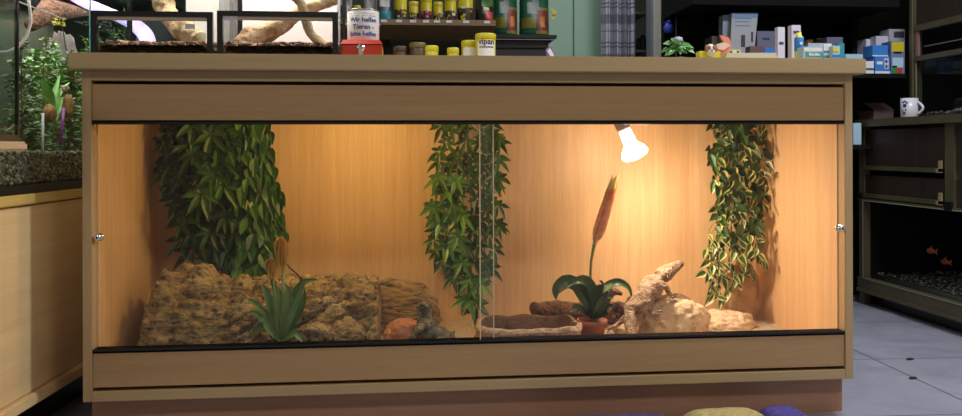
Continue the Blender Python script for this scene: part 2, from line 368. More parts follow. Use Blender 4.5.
# cork log: half round, knobby left end, ridged right end
LY, LZ = .305, .155
xl = at(139, 320, LY-.1).x; xr = at(379, 320, LY-.1).x
lg = MB(); NU, NV = 260, 110
def log_r(u):
    # top radius over the length (z above LZ), depth radius
    x = u
    endl = min(1, (x/.09))**.45; endr = min(1, ((1-x)/.015))**.3
    top = .222 - .035*min(1, max(0, (x-.22)/.12)) - .012*max(0, (x-.6)/.4)
    return top*(.55+.45*endl)*(.86+.14*endr), .175*(.6+.4*endl)*(.92+.08*endr)
for i in range(NU+1):
    u = i/NU; rt, rd = log_r(u); x = xl+(xr-xl)*u
    for j in range(NV+1):
        a = math.pi*(-.02+1.04*j/NV)      # 0 at front, pi at back
        d = Vector((0, -math.cos(a), math.sin(a)))
        p0 = Vector((x, d.y*rd, d.z*rt))
        k = min(1, max(0, (u-.25)/.25))
        q = Vector((p0.x*9, p0.y*16, p0.z*16)); knob_ = noise.voronoi(q*1.35)[0]
        q2 = Vector((p0.x*5, p0.y*26, p0.z*26-p0.x*14)); w2 = abs(noise.noise(q2)); w3 = abs(noise.noise(q2*2.1))
        dk = (1-k)*(.062*(.5-knob_[0])+.022*fbm(q*3, 4)) + k*(.026-.115*max(0, .32-w2*1.7)-.045*max(0, .28-w3))
        dk += .014*fbm(Vector((x*40, p0.y*70, p0.z*70)), 3) + .012*noise.noise(Vector((x*7, a*1.5, 2)))
        lg.v.append(Vector((x + .012*fbm(Vector((p0.y*12, p0.z*12, u*3+3)), 3)*(1 if u in (0, 1) else .6), LY, LZ)) + Vector((0, d.y*(rd+dk), d.z*(rt+dk))))
for i in range(NU):
    for j in range(NV):
        a = i*(NV+1)+j; lg.face([a, a+1, a+NV+2, a+NV+1])
lg.face(list(range(NV+1))); lg.face([NU*(NV+1)+j for j in range(NV+1)][::-1])
tag(centre(obj('cork_log', lg, CORK, None, True)), 'big knobbly half-round cork log lying along the left of the vivarium', 'log')
# second tan bark piece behind its right end
def slab(name, px0, px1, pt, pb, Y, thick, seed, m, amp=.12, ztop=None):
    a = at(px0, pb, Y); c = at(px1, pt, Y); cx = (a.x+c.x)/2; cz = (a.z+c.z)/2
    return obj(name, rock_mb((cx, Y, cz), (abs(c.x-a.x)/2, thick, abs(c.z-a.z)/2), seed, amp, 5, .08, GRIT-.006), m, None, True)
tag(centre(slab('bark_slab', 356, 436, 277, 342, .44, .05, 3, CORKT, .3)), 'tan bark slab leaning on the back wall beside the cork log', 'bark')
tag(centre(slab('rock', 300, 336, 322, 351, .10, .035, 5, CORK, .3)), 'rough grey-brown stone in front of the cork log right end', 'rock')
tag(centre(slab('rock', 330, 364, 318, 351, .115, .035, 8, CORK, .25)), 'small rounded grey-brown stone at the foot of the cork log', 'rock')
REDR = stone_mat('red_stone', (.34, .13, .07), (.48, .20, .11), (.55, .28, .17), 9, .35, dark=(.28, .12, .07))
tag(centre(slab('rock', 384, 424, 318, 356, .17, .05, 11, REDR, .2)), 'smooth red stone next to the smaller grey lizard', 'rock')
PALE = stone_mat('pale_sandstone', (.60, .43, .26), (.76, .58, .38), (.84, .68, .47), 11, .7, dark=(.50, .34, .20))
SANDST = stone_mat('tan_sandstone', (.42, .25, .12), (.56, .36, .18), (.62, .43, .24), 9, .35, dark=(.38, .22, .11))
tag(centre(slab('boulder', 637, 709, 293, 352, .31, .085, 21, PALE, .16)), 'pale sandstone boulder the bearded dragon climbs on', 'rock')
tag(centre(slab('rock', 692, 754, 309, 341, .40, .07, 23, PALE, .16)), 'low flat pale rock right of the big boulder', 'rock')
tag(centre(slab('rock', 722, 759, 260, 330, .51, .035, 27, SANDST, .12)), 'upright tan rock standing in the back right corner', 'rock')
tag(centre(slab('pebble', 612, 630, 324, 334, .32, .014, 31, PALE, .2)), 'small pale pebble beside the terracotta pot', 'pebble')
# water bowl
BOWL = stone_mat('bowl_stone', (.24, .11, .065), (.36, .19, .11), (.48, .28, .18), 14, .8, dark=(.15, .07, .04)); BRIM = stone_mat('bowl_rim', (.50, .30, .19), (.62, .42, .28), (.70, .52, .37), 16, .6, dark=(.35, .2, .12))
BY0, BY1 = .075, .30; bx0 = at(474, 325, .18).x; bx1 = at(583, 325, .18).x; bcx = (bx0+bx1)/2; bcy = (BY0+BY1)/2; hw = (bx1-bx0)/2; hd = (BY1-BY0)/2
bwm = MB(); NS = 120; prof = [(.90, 0), (1.02, .004), (1.0, .02), (.93, .045), (.95, .066), (.93, .076), (.86, .077), (.80, .068), (.74, .04), (.66, .022), (.3, .018), (.0, .018)]
for (rr, zz) in prof:
    for k in range(NS):
        a = 2*math.pi*k/NS; sq = 1/(abs(math.cos(a))**3.2+abs(math.sin(a))**3.2)**(1/3.2)
        w = 1 + (.09*noise.noise(Vector((math.cos(a)*2.2, math.sin(a)*2.2, 5))) + .035*noise.noise(Vector((math.cos(a)*6, math.sin(a)*6, zz*40)))) * (1 if rr > .5 else 0)
        zw = zz*(1+.13*noise.noise(Vector((math.cos(a)*2.5, math.sin(a)*2.5, 1)))*(1 if zz > .03 else 0))
        bwm.v.append(Vector((bcx+rr*hw*sq*w*math.cos(a), bcy+rr*hd*sq*w*math.sin(a), GRIT-.004+zw)))
for i in range(len(prof)-1):
    for k in range(NS):
        k2 = (k+1) % NS; bwm.face([i*NS+k, i*NS+k2, (i+1)*NS+k2, (i+1)*NS+k])
r = thing('water_bowl', 'wide low rock-look water bowl on the sand in the middle', 'bowl', (bcx, bcy, GRIT))
for fi in range(len(bwm.m)): bwm.m[fi] = 1 if fi >= 6*NS else (2 if fi >= 4*NS else 0)
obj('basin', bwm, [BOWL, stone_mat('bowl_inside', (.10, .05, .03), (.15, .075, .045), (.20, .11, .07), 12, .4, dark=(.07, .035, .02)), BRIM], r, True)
wv = MB().lathe([(.76, 0), (.0, 0.0001)], (bcx, bcy, GRIT+.032), 48, sx=hw, sy=hd)
obj('water', wv, mat('dark_water', (.06, .035, .025), .04, spec=.8), r)
# driftwood
DRIFT = stone_mat('dark_driftwood', (.07, .03, .018), (.17, .075, .042), (.28, .13, .07), 12, .8, (2, 2, 2), dark=(.03, .015, .01))
def root_mb(pts, rad, amp=.35, seg=16, n=40, seed=0):
    P = [at(*p) for p in pts]; out = []; rr = []
    for i in range(n+1):
        t = i/n*(len(P)-1); k = min(int(t), len(P)-2); f = t-k
        p0 = P[max(k-1, 0)]; p1 = P[k]; p2 = P[k+1]; p3 = P[min(k+2, len(P)-1)]
        out.append(.5*((2*p1)+(p2-p0)*f+(2*p0-5*p1+4*p2-p3)*f*f+(3*p1-p0-3*p2+p3)*f**3)); rr.append(rad[k]*(1-f)+rad[k+1]*f)
    mb = MB().tube(out, rr, seg)
    for idx, v in enumerate(mb.v):
        i = min(idx//seg, n); c = out[i]; d = v-c; v_ = c + d*(1+amp*(fbm(v*45+Vector((seed, 0, 0)), 3)+.5*noise.noise(v*16)))
        mb.v[idx] = v_
    return mb
r = thing('driftwood', 'dark gnarled driftwood root lying behind the water bowl and pot', 'driftwood', at(600, 322, .45))
d1 = root_mb([(533, 307, .37), (545, 311, .40), (575, 312, .45), (605, 313, .46), (640, 316, .47), (682, 320, .49)], [.014, .030, .030, .040, .034, .014], .5, 16, 60)
obj('trunk', d1, DRIFT, r, True)
for k, (p, q) in enumerate([([(598, 312, .45), (605, 300, .43), (613, 292, .42), (622, 294, .42)], [.022, .015, .012, .006]),
             ([(618, 314, .44), (627, 305, .42), (632, 299, .41), (639, 303, .41)], [.018, .010, .009, .005]),
             ([(605, 316, .42), (618, 304, .40), (628, 314, .39), (640, 322, .38)], [.012, .010, .012, .008]),
             ([(552, 312, .43), (556, 304, .42), (566, 303, .42), (573, 309, .43)], [.006, .0035, .0035, .004])]):
    obj('branch', root_mb(p, q, .4, 10, 24, k*3), DRIFT, r, True)
# ------------------------------------------------ plants
G1 = mat('leaf_green', (.055, .145, .014), .42, noise_=(30, (.03, .085, .010)), spec=.4)
G2 = mat('leaf_dark_green', (.03, .095, .018), .4, noise_=(30, (.018, .055, .012)))
G3 = mat('leaf_bright_green', (.12, .28, .025), .35, noise_=(24, (.06, .16, .015)))
G4 = mat('leaf_olive', (.12, .17, .035), .4, noise_=(30, (.06, .10, .02)))
CRM = mat('leaf_cream_edge', (.52, .50, .16), .4)
STEM = mat('vine_stem', (.12, .09, .03), .6)
def inpoly(x, y, P):
    c = False; j = len(P)-1
    for i in range(len(P)):
        if (P[i][1] > y) != (P[j][1] > y) and x < (P[j][0]-P[i][0])*(y-P[i][1])/(P[j][1]-P[i][1])+P[i][0]: c = not c
        j = i
    return c
def sample(P, n, mind=0):
    xs = [p[0] for p in P]; ys = [p[1] for p in P]; out = []; tries = 0
    while len(out) < n and tries < n*60:
        tries += 1; x = random.uniform(min(xs), max(xs)); y = random.uniform(min(ys), max(ys))
        if inpoly(x, y, P) and all((x-a)**2+(y-b)**2 > mind*mind for a, b in out): out.append((x, y))
    return out
def strands(px_list, y_top, y0, y1, spread=2):
    mb = MB()
    for (xt, xb, yb) in px_list:
        Y = random.uniform(y0, y1); pts = []
        for i in range(9):
            t = i/8; pts.append(at(xt+(xb-xt)*t+random.uniform(-spread, spread), y_top+(yb-y_top)*t, Y+random.uniform(-.01, .01)))
        mb.tube(pts, .0022, 6)
    return mb
def frond(mb, p, R, n, up, mi=0, mj=0, droop=.28):
    # umbrella leaf: leaflets radiating from p, facing the viewer side and drooping
    a0 = random.uniform(0, 6.28); out = Vector((random.uniform(-.4, .4), -1, random.uniform(-.1, .5))).normalized()
    s = out.cross(Vector((0, 0, 1))).normalized(); u = s.cross(out)
    for k in range(n):
        a = a0+2*math.pi*k/n+random.uniform(-.15, .15); l = R*random.uniform(.75, 1.1)*(1 - .25*math.sin(a))
        d = (s*math.cos(a)+u*math.sin(a)+out*.25)
        mb.leaf(p+d*(.06*R), d, out, l, R*.36, mi if random.random() < .6 else mj, droop=droop, fold=.2, seg=4, shape=.85)
def clear_glass(mb, lo=.032, hi=.582):
    for v in mb.v:
        if v.y < lo: v.y = lo + .1*abs(v.y-lo) if False else lo
        if v.y > hi: v.y = hi
        if v.z > .878: v.z = .878
# A: dark umbrella-leaf vine at far left
r = thing('hanging_vine', 'dark green hanging vine of finger-like leaves at the far left', 'plant', at(190, 122, .50), 0, 'hanging vines in the vivarium')
P = [(161, 100), (232, 100), (232, 190), (225, 228), (205, 250), (190, 232), (176, 215), (163, 178)]
m = MB()
for x, y in sample(P, 60, 8): frond(m, at(x, y, random.uniform(.42, .55)), .045, random.choice((5, 6, 7)), 1, 0, 1)
for x, y in sample([(185, 125), (228, 125), (230, 195), (200, 195)], 14, 9): frond(m, at(x, y, random.uniform(.36, .42)), .055, 6, 1, 2, 0)
for x, y in ((186, 212), (196, 232), (182, 240), (192, 250), (207, 262), (214, 245), (225, 256), (178, 196)): frond(m, at(x, y, .47), .058, 6, 1, 0, 1)
clear_glass(m); m.flat = True; obj('foliage', m, [mat('vine_dark', (.028, .075, .012), .5, noise_=(30, (.015, .042, .008))), mat('vine_darkest', (.014, .042, .009), .5), G1], r)
obj('stem', strands([(172, 185, 235), (190, 192, 250), (205, 210, 262), (218, 222, 255)], 98, .49, .54), STEM, r)
# B: broad glossy leaves
r = thing('hanging_vine', 'bright green hanging vine of broad glossy leaves behind the cork log', 'plant', at(248, 122, .48), 0, 'hanging vines in the vivarium')
P = [(226, 100), (268, 100), (273, 150), (279, 190), (284, 235), (275, 262), (250, 280), (236, 276), (222, 262), (219, 200), (216, 140)]
m = MB()
for x, y in sample(P, 330, 3.0):
    f = min(1, max(0, (x-215)/60)); Y = .54 - .13*math.sin(math.pi*min(1, max(0, f)))*random.uniform(.3, 1)
    d = Vector((random.uniform(-.55, .55), random.uniform(-.5, -.05), -1)); nrm = Vector((random.uniform(-.5, .5), -1, random.uniform(.0, .6)))
    L = random.uniform(.042, .062); m.leaf(at(x, y-5, Y), d, nrm, L, L*.52, (0 if random.random() < .6 else 1) if x < 238 else (0 if random.random() < .5 else (2 if random.random() < .45 else 1)), droop=.1, fold=.22, seg=5, shape=.7)
clear_glass(m); m.flat = True; obj('foliage', m, [G1, G2, G3], r)
obj('stem', strands([(228, 228, 262), (240, 242, 275), (252, 258, 275), (262, 272, 262)], 98, .47, .53), STEM, r)
# C: centre umbrella vine
r = thing('hanging_vine', 'green hanging vine of finger-like leaves behind the pane overlap, mid-vivarium', 'plant', at(465, 122, .48), 0, 'hanging vines in the vivarium')
P = [(434, 100), (498, 100), (500, 150), (500, 200), (492, 255), (484, 290), (470, 300), (456, 285), (440, 260), (430, 235), (427, 215), (430, 190), (438, 165)]
m = MB()
for x, y in sample(P, 80, 8): frond(m, at(x, y, random.uniform(.43, .55)), .040, random.choice((6, 7)), 1, 0, 1)
for x, y in ((438, 178), (446, 190), (434, 208), (440, 222), (452, 205), (458, 236), (448, 246), (462, 262), (470, 280), (480, 284), (474, 300), (466, 300), (456, 180), (462, 215)): frond(m, at(x, y, .40), .042, 7, 1, 0, 2)
for x, y in ((497, 138), (499, 160), (500, 178), (498, 205), (499, 225), (494, 250), (490, 268)): frond(m, at(x, y, .45), .040, 6, 1, 0, 1)
frond(m, at(476, 305, .42), .048, 6, 1, 1, 1); clear_glass(m); m.flat = True; obj('foliage', m, [G1, G2, G3], r)
obj('stem', strands([(445, 440, 245), (458, 455, 270), (468, 472, 305), (482, 484, 290), (492, 494, 255)], 98, .46, .53), STEM, r)
# D: right variegated vine
r = thing('hanging_vine', 'cream-edged variegated hanging vine at the right, over the upright rock', 'plant', at(738, 122, .48), 0, 'hanging vines in the vivarium')
P = [(711, 100), (764, 100), (768, 160), (769, 200), (764, 232), (757, 258), (742, 250), (720, 245), (714, 225), (716, 190), (709, 160)]
m = MB()
def vleaf(x, y, Y, L=None, mj=3):
    d = Vector((random.uniform(-.8, .8), random.uniform(-.6, -.05), random.uniform(-1, -.1))); nrm = Vector((random.uniform(-.6, .6), -1, random.uniform(-.2, .7)))
    L = L or random.uniform(.028, .044); m.leaf(at(x, y-3, Y), d, nrm, L, L*.66, random.choice((0, 1, 1, 4)), mj, droop=.15, fold=.25, seg=4, shape=.7)
for x, y in sample(P, 380, 2.4): vleaf(x, y, random.uniform(.40, .55), mj=3 if random.random() < .42 else None)
cur = MB()
for (cx, cy, rx, ry) in ((714, 234, 13, 14), (718, 252, 14, 12), (709, 262, 8, 12), (716, 286, 13, 13), (722, 262, 12, 20), (735, 262, 12, 22), (712, 248, 10, 20), (760, 240, 9, 22), (752, 262, 10, 14)):
    Y = random.uniform(.40, .48); pts = [at(cx+rx*.6-rx*math.sin(a), cy-ry*math.cos(a), Y+.02*math.sin(a*2)) for a in [k*.32 for k in range(11)]]
    cur.tube(pts, .0018, 6)
    for q in range(5):
        p = pts[5+q]; L = random.uniform(.022, .036)
        m.leaf(p, Vector((random.uniform(-.8, .8), -.3, random.uniform(-1, .1))), Vector((random.uniform(-.6, .6), -1, .2)), L, L*.55, random.choice((0, 1, 4)), 3, droop=.15, fold=.25, seg=4)
for x, y in sample([(700, 235), (724, 240), (760, 235), (762, 262), (748, 268), (735, 290), (724, 300), (706, 300), (704, 270)], 55, 4): vleaf(x, y, random.uniform(.40, .47))
clear_glass(m); m.flat = True; obj('foliage', m, [G1, G2, G3, CRM, G4], r)
obj('stem', strands([(722, 718, 240), (738, 730, 262), (750, 752, 255), (758, 762, 240)], 98, .46, .53), STEM, r); obj('tendril', cur, mat('tendril_yellow_green', (.26, .25, .07), .5), r, True)
# bromeliad in the terracotta pot (right)
TERRA = mat('terracotta', (.42, .15, .075), .8, noise_=(20, (.36, .12, .06)))
pc = at(592, 333, .30); pc.z = GRIT-.003
r = thing('potted_bromeliad', 'bromeliad with a tall red flower spike in a terracotta pot', 'plant', pc)
pot = obj('pot', MB().lathe([(.030, 0), (.033, .001), (.040, .040), (.0445, .041), (.0455, .056), (.0415, .057), (.039, .044), (.03, .044)], pc, 28), TERRA, r, True)
obj('soil', MB().lathe([(.039, 0), (.02, .006), (.001, .008)], pc+Vector((0, 0, .044)), 20), mat('soil', (.03, .02, .012), .95, bump=.8, bscale=200), pot, True)
BRG = mat('bromeliad_green', (.035, .085, .03), .4, noise_=(18, (.09, .14, .06)))
m = MB()
def strap(mb, pts, w, mi=0, fold=.3):
    P = [at(*p) if len(p) == 3 and abs(p[2]) < 5 and p[0] > 5 else Vector(p) for p in pts]; out = []; n = 16
    for i in range(n+1):
        t = i/n*(len(P)-1); k = min(int(t), len(P)-2); f = t-k
        p0 = P[max(k-1, 0)]; p1 = P[k]; p2 = P[k+1]; p3 = P[min(k+2, len(P)-1)]
        out.append(.5*((2*p1)+(p2-p0)*f+(2*p0-5*p1+4*p2-p3)*f*f+(3*p1-p0-3*p2+p3)*f**3))
    n0 = len(mb.v)
    for i, p in enumerate(out):
        t = i/n; tan = (out[min(i+1, n)]-out[max(i-1, 0)]).normalized(); side = tan.cross(Vector((.15, -1, .55))).normalized()
        ww = w*(.55+.45*math.sin(math.pi*min(1, t*1.1)))*(1-t**5)+.0006; upn = side.cross(tan)
        for q in (-1, -.5, 0, .5, 1): mb.v.append(p+side*(ww*q*.5)+upn*(abs(q)**2*ww*fold))
    for i in range(n):
        for k in range(4): mb.face([n0+i*5+k, n0+i*5+k+1, n0+(i+1)*5+k+1, n0+(i+1)*5+k], mi)
for pts, w in (([(592, 318, .30), (586, 296, .28), (568, 283, .27), (556, 290, .27), (556, 300, .27)], .045),
               ([(592, 318, .30), (592, 296, .27), (586, 284, .25), (578, 281, .23), (566, 286, .22)], .040),
               ([(593, 318, .30), (598, 298, .28), (604, 286, .27), (606, 287, .24), (603, 293, .20)], .040),
               ([(593, 318, .30), (602, 292, .33), (616, 283, .33), (628, 288, .33), (632, 300, .33)], .026),
               ([(592, 318, .30), (584, 304, .26), (574, 290, .25), (568, 288, .24)], .022),
               ([(592, 318, .30), (600, 306, .24), (607, 298, .22), (613, 300, .20)], .028),
               ([(591, 318, .30), (590, 302, .33), (588, 286, .36), (584, 279, .38)], .036),
               ([(592, 318, .30), (597, 300, .34), (606, 288, .38), (614, 296, .42)], .034),
               ([(592, 318, .30), (583, 312, .26), (575, 308, .22), (570, 313, .19)], .026),
               ([(592, 318, .30), (602, 313, .27), (608, 307, .24), (615, 306, .22)], .026)): strap(m, pts, w)
clear_glass(m); m.flat = True; obj('foliage', m, BRG, r, True)
obj('flower_stalk', MB().tube([at(591, 312, .30), at(590, 285, .30), at(591, 262, .30), at(594, 245, .30), at(599, 228, .30)], [.006, .0045, .004, .005, .006], 8), mat('stalk_green', (.20, .25, .06), .5), r, True)
m = MB(); a0 = at(595, 244, .30); a1 = at(616, 174, .30); ax = (a1-a0).normalized(); sd = Vector((0, -1, 0)); ss = ax.cross(sd)
for k in range(26):
    t = k/25; p = a0+(a1-a0)*(t*.88); s = 1 if k % 2 else -1; wdt = .015*(math.sin(math.pi*min(1, .15+t*.85)))+.005
    m.leaf(p, ax+ss*(s*.40), sd+ss*(.4*s), .052*(1-.35*t), wdt, 0 if t < .8 else 1, None, droop=0, fold=.35, seg=4, shape=.6)
    m.leaf(p, ax+sd*.25+ss*(s*.1), sd, .046*(1-.3*t), wdt*.8, 0 if t < .8 else 1, None, droop=0, fold=.35, seg=4, shape=.6)
m.tube([a0, a1-ax*.02], [.006, .003], 8); m.flat = True
obj('flower_spike', m, [mat('bract_red', (.80, .24, .12), .45, noise_=(60, (.85, .45, .22))), mat('bract_tip', (.85, .72, .30), .45)], r)
# left bromeliad
pc = at(281, 350, .085); pc.z = GRIT-.003
r = thing('potted_bromeliad', 'small bromeliad with yellow-red flower spikes in front of the cork log', 'plant', pc)
pot = obj('pot', MB().lathe([(.024, 0), (.026, .001), (.033, .030), (.036, .031), (.037, .043), (.034, .044), (.031, .034), (.02, .034)], pc, 28), TERRA, r, True)
obj('soil', MB().lathe([(.031, 0), (.001, .006)], pc+Vector((0, 0, .034)), 20), MATS['soil'], pot, True)
m = MB()
for pts in ([(281, 340), (268, 318), (255, 304), (246, 298)], [(281, 340), (266, 324), (256, 314), (247, 313)], [(281, 340), (272, 310), (266, 292), (262, 285)],
            [(281, 340), (278, 308), (275, 290), (270, 278)], [(282, 340), (285, 310), (288, 292), (284, 282)], [(282, 340), (292, 314), (300, 294), (304, 280)],
            [(282, 340), (296, 318), (303, 302), (305, 288)], [(282, 340), (292, 326), (298, 312), (297, 300)], [(281, 340), (270, 330), (264, 320), (258, 322)],
            [(282, 340), (294, 334), (300, 338), (303, 344)], [(281, 340), (280, 315), (282, 300), (279, 288)], [(282, 340), (290, 318), (294, 300), (294, 290)],
            [(282, 340), (293, 300), (304, 283), (318, 280)], [(281, 340), (271, 322), (258, 330), (250, 336)]):
    dy = random.uniform(-.035, .05); n_ = len(pts); strap(m, [(x, y, .085+dy*i/(n_-1)) for i, (x, y) in enumerate(pts)], random.uniform(.017, .024), random.choice((0, 0, 1)))
clear_glass(m, .034); m.flat = True; obj('foliage', m, [mat('brom_mid_green', (.09, .17, .035), .4, noise_=(20, (.17, .25, .07))), G1], r, True)
def spike(px0, py0, px1, py1, Y, w, par):
    m = MB(); a0 = at(px0, py0, Y); a1 = at(px1, py1, Y); ax = (a1-a0).normalized(); sd = Vector((0, -1, 0)); ss = ax.cross(sd); L = (a1-a0).length
    for k in range(20):
        t = k/19; p = a0+(a1-a0)*(t*.8)
        for j in range(5):
            an = j*1.2566+k*.6; o_ = ss*math.cos(an)+sd*math.sin(an); wd_ = w*(.5+.9*math.sin(math.pi*min(1, .2+t*.8)))
            m.leaf(p, ax*.9+o_*.75, o_-ax*.4, wd_, wd_*.55, 0, 1, droop=0, fold=.3, seg=3, shape=.6)
    m.tube([a0, a1-ax*(.1*L)], [.004, .002], 8); m.flat = True
    o = obj('flower_spike', m, [mat('brom_red', (.50, .14, .04), .45), mat('brom_yellow', (.85, .62, .10), .45)], par)
spike(283, 268, 280, 233, .085, .023, r); spike(273, 278, 270, 257, .075, .020, r)
obj('flower_stalk', MB().tube([at(282, 338, .085), at(283, 300, .085), at(283, 268, .085)], .0035, 8).tube([at(281, 335, .085), at(275, 300, .08), at(273, 276, .08)], .003, 8), MATS['stalk_green'], r, True)
o = obj('twig', MB().tube([at(284, 260, .10), at(290, 268, .10), at(297, 274, .11), at(303, 281, .13)], [.0018, .0022, .0025, .003], 8), mat('twig_brown', (.10, .045, .03), .6), r, True)
# ------------------------------------------------ bearded dragons
def scaly(name, c1, c2, c3):
    m = bpy.data.materials.new(name); m.use_nodes = True; nt = m.node_tree; b = nt.nodes['Principled BSDF']; b.inputs['Roughness'].default_value = .7
    t = nt.nodes.new('ShaderNodeTexCoord'); n = nt.nodes.new('ShaderNodeTexNoise'); n.inputs['Scale'].default_value = 52; n.inputs['Detail'].default_value = 6
    nt.links.new(t.outputs['Object'], n.inputs['Vector']); r = nt.nodes.new('ShaderNodeValToRGB'); e = r.color_ramp.elements
    e[0].position = .36; e[1].position = .64; e[0].color = (*c1, 1); e[1].color = (*c3, 1); q = e.new(.5); q.color = (*c2, 1); nt.links.new(n.outputs['Fac'], r.inputs[0])
    v = nt.nodes.new('ShaderNodeTexVoronoi'); v.inputs['Scale'].default_value = 190; nt.links.new(t.outputs['Object'], v.inputs['Vector'])
    bp = nt.nodes.new('ShaderNodeBump'); bp.inputs['Strength'].default_value = .9; bp.inputs['Distance'].default_value = .0045; bp.invert = True
    nt.links.new(v.outputs['Distance'], bp.inputs['Height']); nt.links.new(bp.outputs[0], b.inputs['Normal']); nt.links.new(r.outputs[0], b.inputs['Base Color']); return m
def roughen(mb, amp=.0011, f=95):
    bm = bmesh.new(); vs = [bm.verts.new(v) for v in mb.v]
    for q in mb.f: bm.faces.new([vs[i] for i in q])
    bm.normal_update()
    for i, v in enumerate(vs): mb.v[i] = v.co + v.normal*amp*(noise.noise(v.co*f)+.6*noise.noise(v.co*f*2.2))
    bm.free(); return mb
def cone(mb, p, d, L, R, seg=5):
    mb.tube([p-d*L*.25, p+d*L], [R, R*.08], seg)
def toes(V, E, Rr, ankle, tips, r0=.0035):
    for tp in tips:
        mid = (V[ankle]+tp)/2+Vector((0, 0, .004)); V.append(mid); E.append((ankle, len(V)-1)); Rr.append(r0)
        V.append(tp); E.append((len(V)-2, len(V)-1)); Rr.append(r0*.55)
LIZ = scaly('lizard_skin_tan', (.22, .13, .08), (.38, .245, .155), (.53, .38, .25))
r = thing('bearded_dragon', 'tan bearded dragon climbing the pale boulder with its head raised', 'lizard', at(636, 325, .24))
ch = [((635, 310, .245), (.028, .026)), ((641, 301, .26), (.034, .030)), ((647, 292, .275), (.034, .030)), ((653, 284, .29), (.029, .026)), ((658.5, 278, .30), (.022, .020)),
      ((663, 274.5, .305), (.032, .027)), ((668, 271, .308), (.028, .022)), ((674, 267.5, .312), (.021, .0165)), ((680, 264, .315), (.0155, .0125)), ((683, 262.5, .317), (.011, .009))]
V = [at(*c[0]) for c in ch]; Rr = [c[1] for c in ch]; E = [(i, i+1) for i in range(len(V)-1)]
tl = [((631.5, 316, .22), .024), ((630, 325, .19), .019), ((632, 335, .155), .015), ((637, 344, .12), .012), ((645, 352, .09), .009), ((654, 357, .075), .006)]
pv = 0
for p, q in tl: V.append(at(*p)); Rr.append(q); E.append((pv, len(V)-1)); pv = len(V)-1
def chain(start, pts, rad):
    p = start
    for a, q in zip(pts, rad): V.append(at(*a)); Rr.append(q); E.append((p, len(V)-1)); p = len(V)-1
    return p
k = chain(0, [(642, 307, .19), (650, 301, .175), (650, 308, .185), (651, 315, .205)], [.016, .011, .008, .006]); toes(V, E, Rr, k, [at(661, 315, .19), at(660, 318, .195), at(657, 320, .2), at(663, 311, .2)])
k = chain(0, [(631, 313, .28), (624, 319, .29), (617, 325, .29), (611, 328, .285)], [.015, .010, .007, .006]); toes(V, E, Rr, k, [at(603, 328, .28), at(604, 331, .27), at(607, 333, .265)])
k = chain(3, [(661, 285, .255), (667, 287, .245), (668, 292, .262), (671, 295, .268)], [.014, .010, .008, .006]); toes(V, E, Rr, k, [at(678, 295, .265), at(677, 298, .258), at(673, 299, .255)])
k = chain(3, [(651, 279, .33), (645, 279, .34), (647, 284, .36), (652, 287, .37)], [.012, .009, .007, .006])
mb = roughen(skin(V, E, Rr, 3, 1))
axis = [V[i] for i in range(10)]
for side in (-1, 1):                                        # lateral spines, beard and brow
    for i in range(0, 6):
        for f in (0, .5):
            p = axis[i].lerp(axis[i+1], f); t_ = (axis[i+1]-axis[i]).normalized(); rr_ = Rr[i][0]*.92
            yv = Vector((0, side, 0)); w = (yv - t_*yv.dot(t_)).normalized(); dn = t_.cross(w)*(-1 if t_.cross(w).z > 0 else 1)
            for q in (.15, .45): cone(mb, p+(w*(1-q)+dn*q).normalized()*rr_*.9, (w*(1-q)+dn*q*.6-t_*.5).normalized(), .010, .0032)
for i in range(7):                                          # beard under the jaw
    for s_ in (-1, -.4, .4, 1):
        p = axis[5].lerp(axis[7], i/6); cone(mb, p+Vector((.004, s_*.013, -.016+.001*i)), Vector((.1, s_*.5, -1)).normalized(), .008, .0026)
body = obj('body', mb, LIZ, r, True)
EYE = mat('eye_black', (.01, .008, .006), .1)
hd_ = axis[7]; obj('eye', MB().lathe([(.0005, -.0035), (.0030, -.002), (.0036, 0), (.003, .002), (.0005, .0035)], axis[7].lerp(axis[6], .45)+Vector((-.003, -.0165, .008)), 12), EYE, r, True)
obj('eye', MB().lathe([(.0005, -.0035), (.0030, -.002), (.0036, 0), (.003, .002), (.0005, .0035)], axis[7].lerp(axis[6], .45)+Vector((-.003, .0165, .008)), 12), EYE, r, True)
a_ = axis[9]; c_ = axis[6]
obj('mouth_line', MB().tube([a_+Vector((0, -.006, -.001)), axis[8]+Vector((0, -.0105, -.002)), axis[7]+Vector((0, -.0155, -.004)), c_+Vector((0, -.0205, -.006))], .0011, 6), mat('mouth_dark', (.10, .05, .035), .6), r)
LIZ2 = scaly('lizard_skin_grey', (.075, .065, .04), (.15, .13, .08), (.26, .22, .14))
r = thing('bearded_dragon', 'smaller grey-green bearded dragon crouching on the sand beside the red stone', 'lizard', at(435, 345, .10))
ch = [((446, 338, .11), (.026, .018)), ((438, 334, .12), (.034, .026)), ((430, 331, .125), (.034, .028)), ((425, 324, .13), (.025, .022)), ((425, 316, .132), (.018, .017)), ((426, 309, .132), (.020, .018)),
      ((421, 306, .125), (.016, .014)), ((416, 308, .12), (.009, .008))]
V = [at(*c[0]) for c in ch]; Rr = [c[1] for c in ch]; E = [(i, i+1) for i in range(len(V)-1)]; axis = V[:]
chain(0, [(454, 342, .105), (462, 346, .10), (472, 349, .095)], [.013, .009, .005])
k = chain(3, [(418, 330, .09), (413, 336, .08), (414, 344, .075)], [.011, .008, .006]); k = chain(0, [(441, 342, .075), (434, 341, .065), (437, 349, .062)], [.014, .009, .007])
k = chain(3, [(430, 328, .17), (432, 336, .19), (430, 344, .19)], [.010, .008, .006]); k = chain(0, [(449, 340, .15), (446, 344, .17), (450, 349, .17)], [.013, .009, .007])
mb = roughen(skin(V, E, Rr, 3, 1))
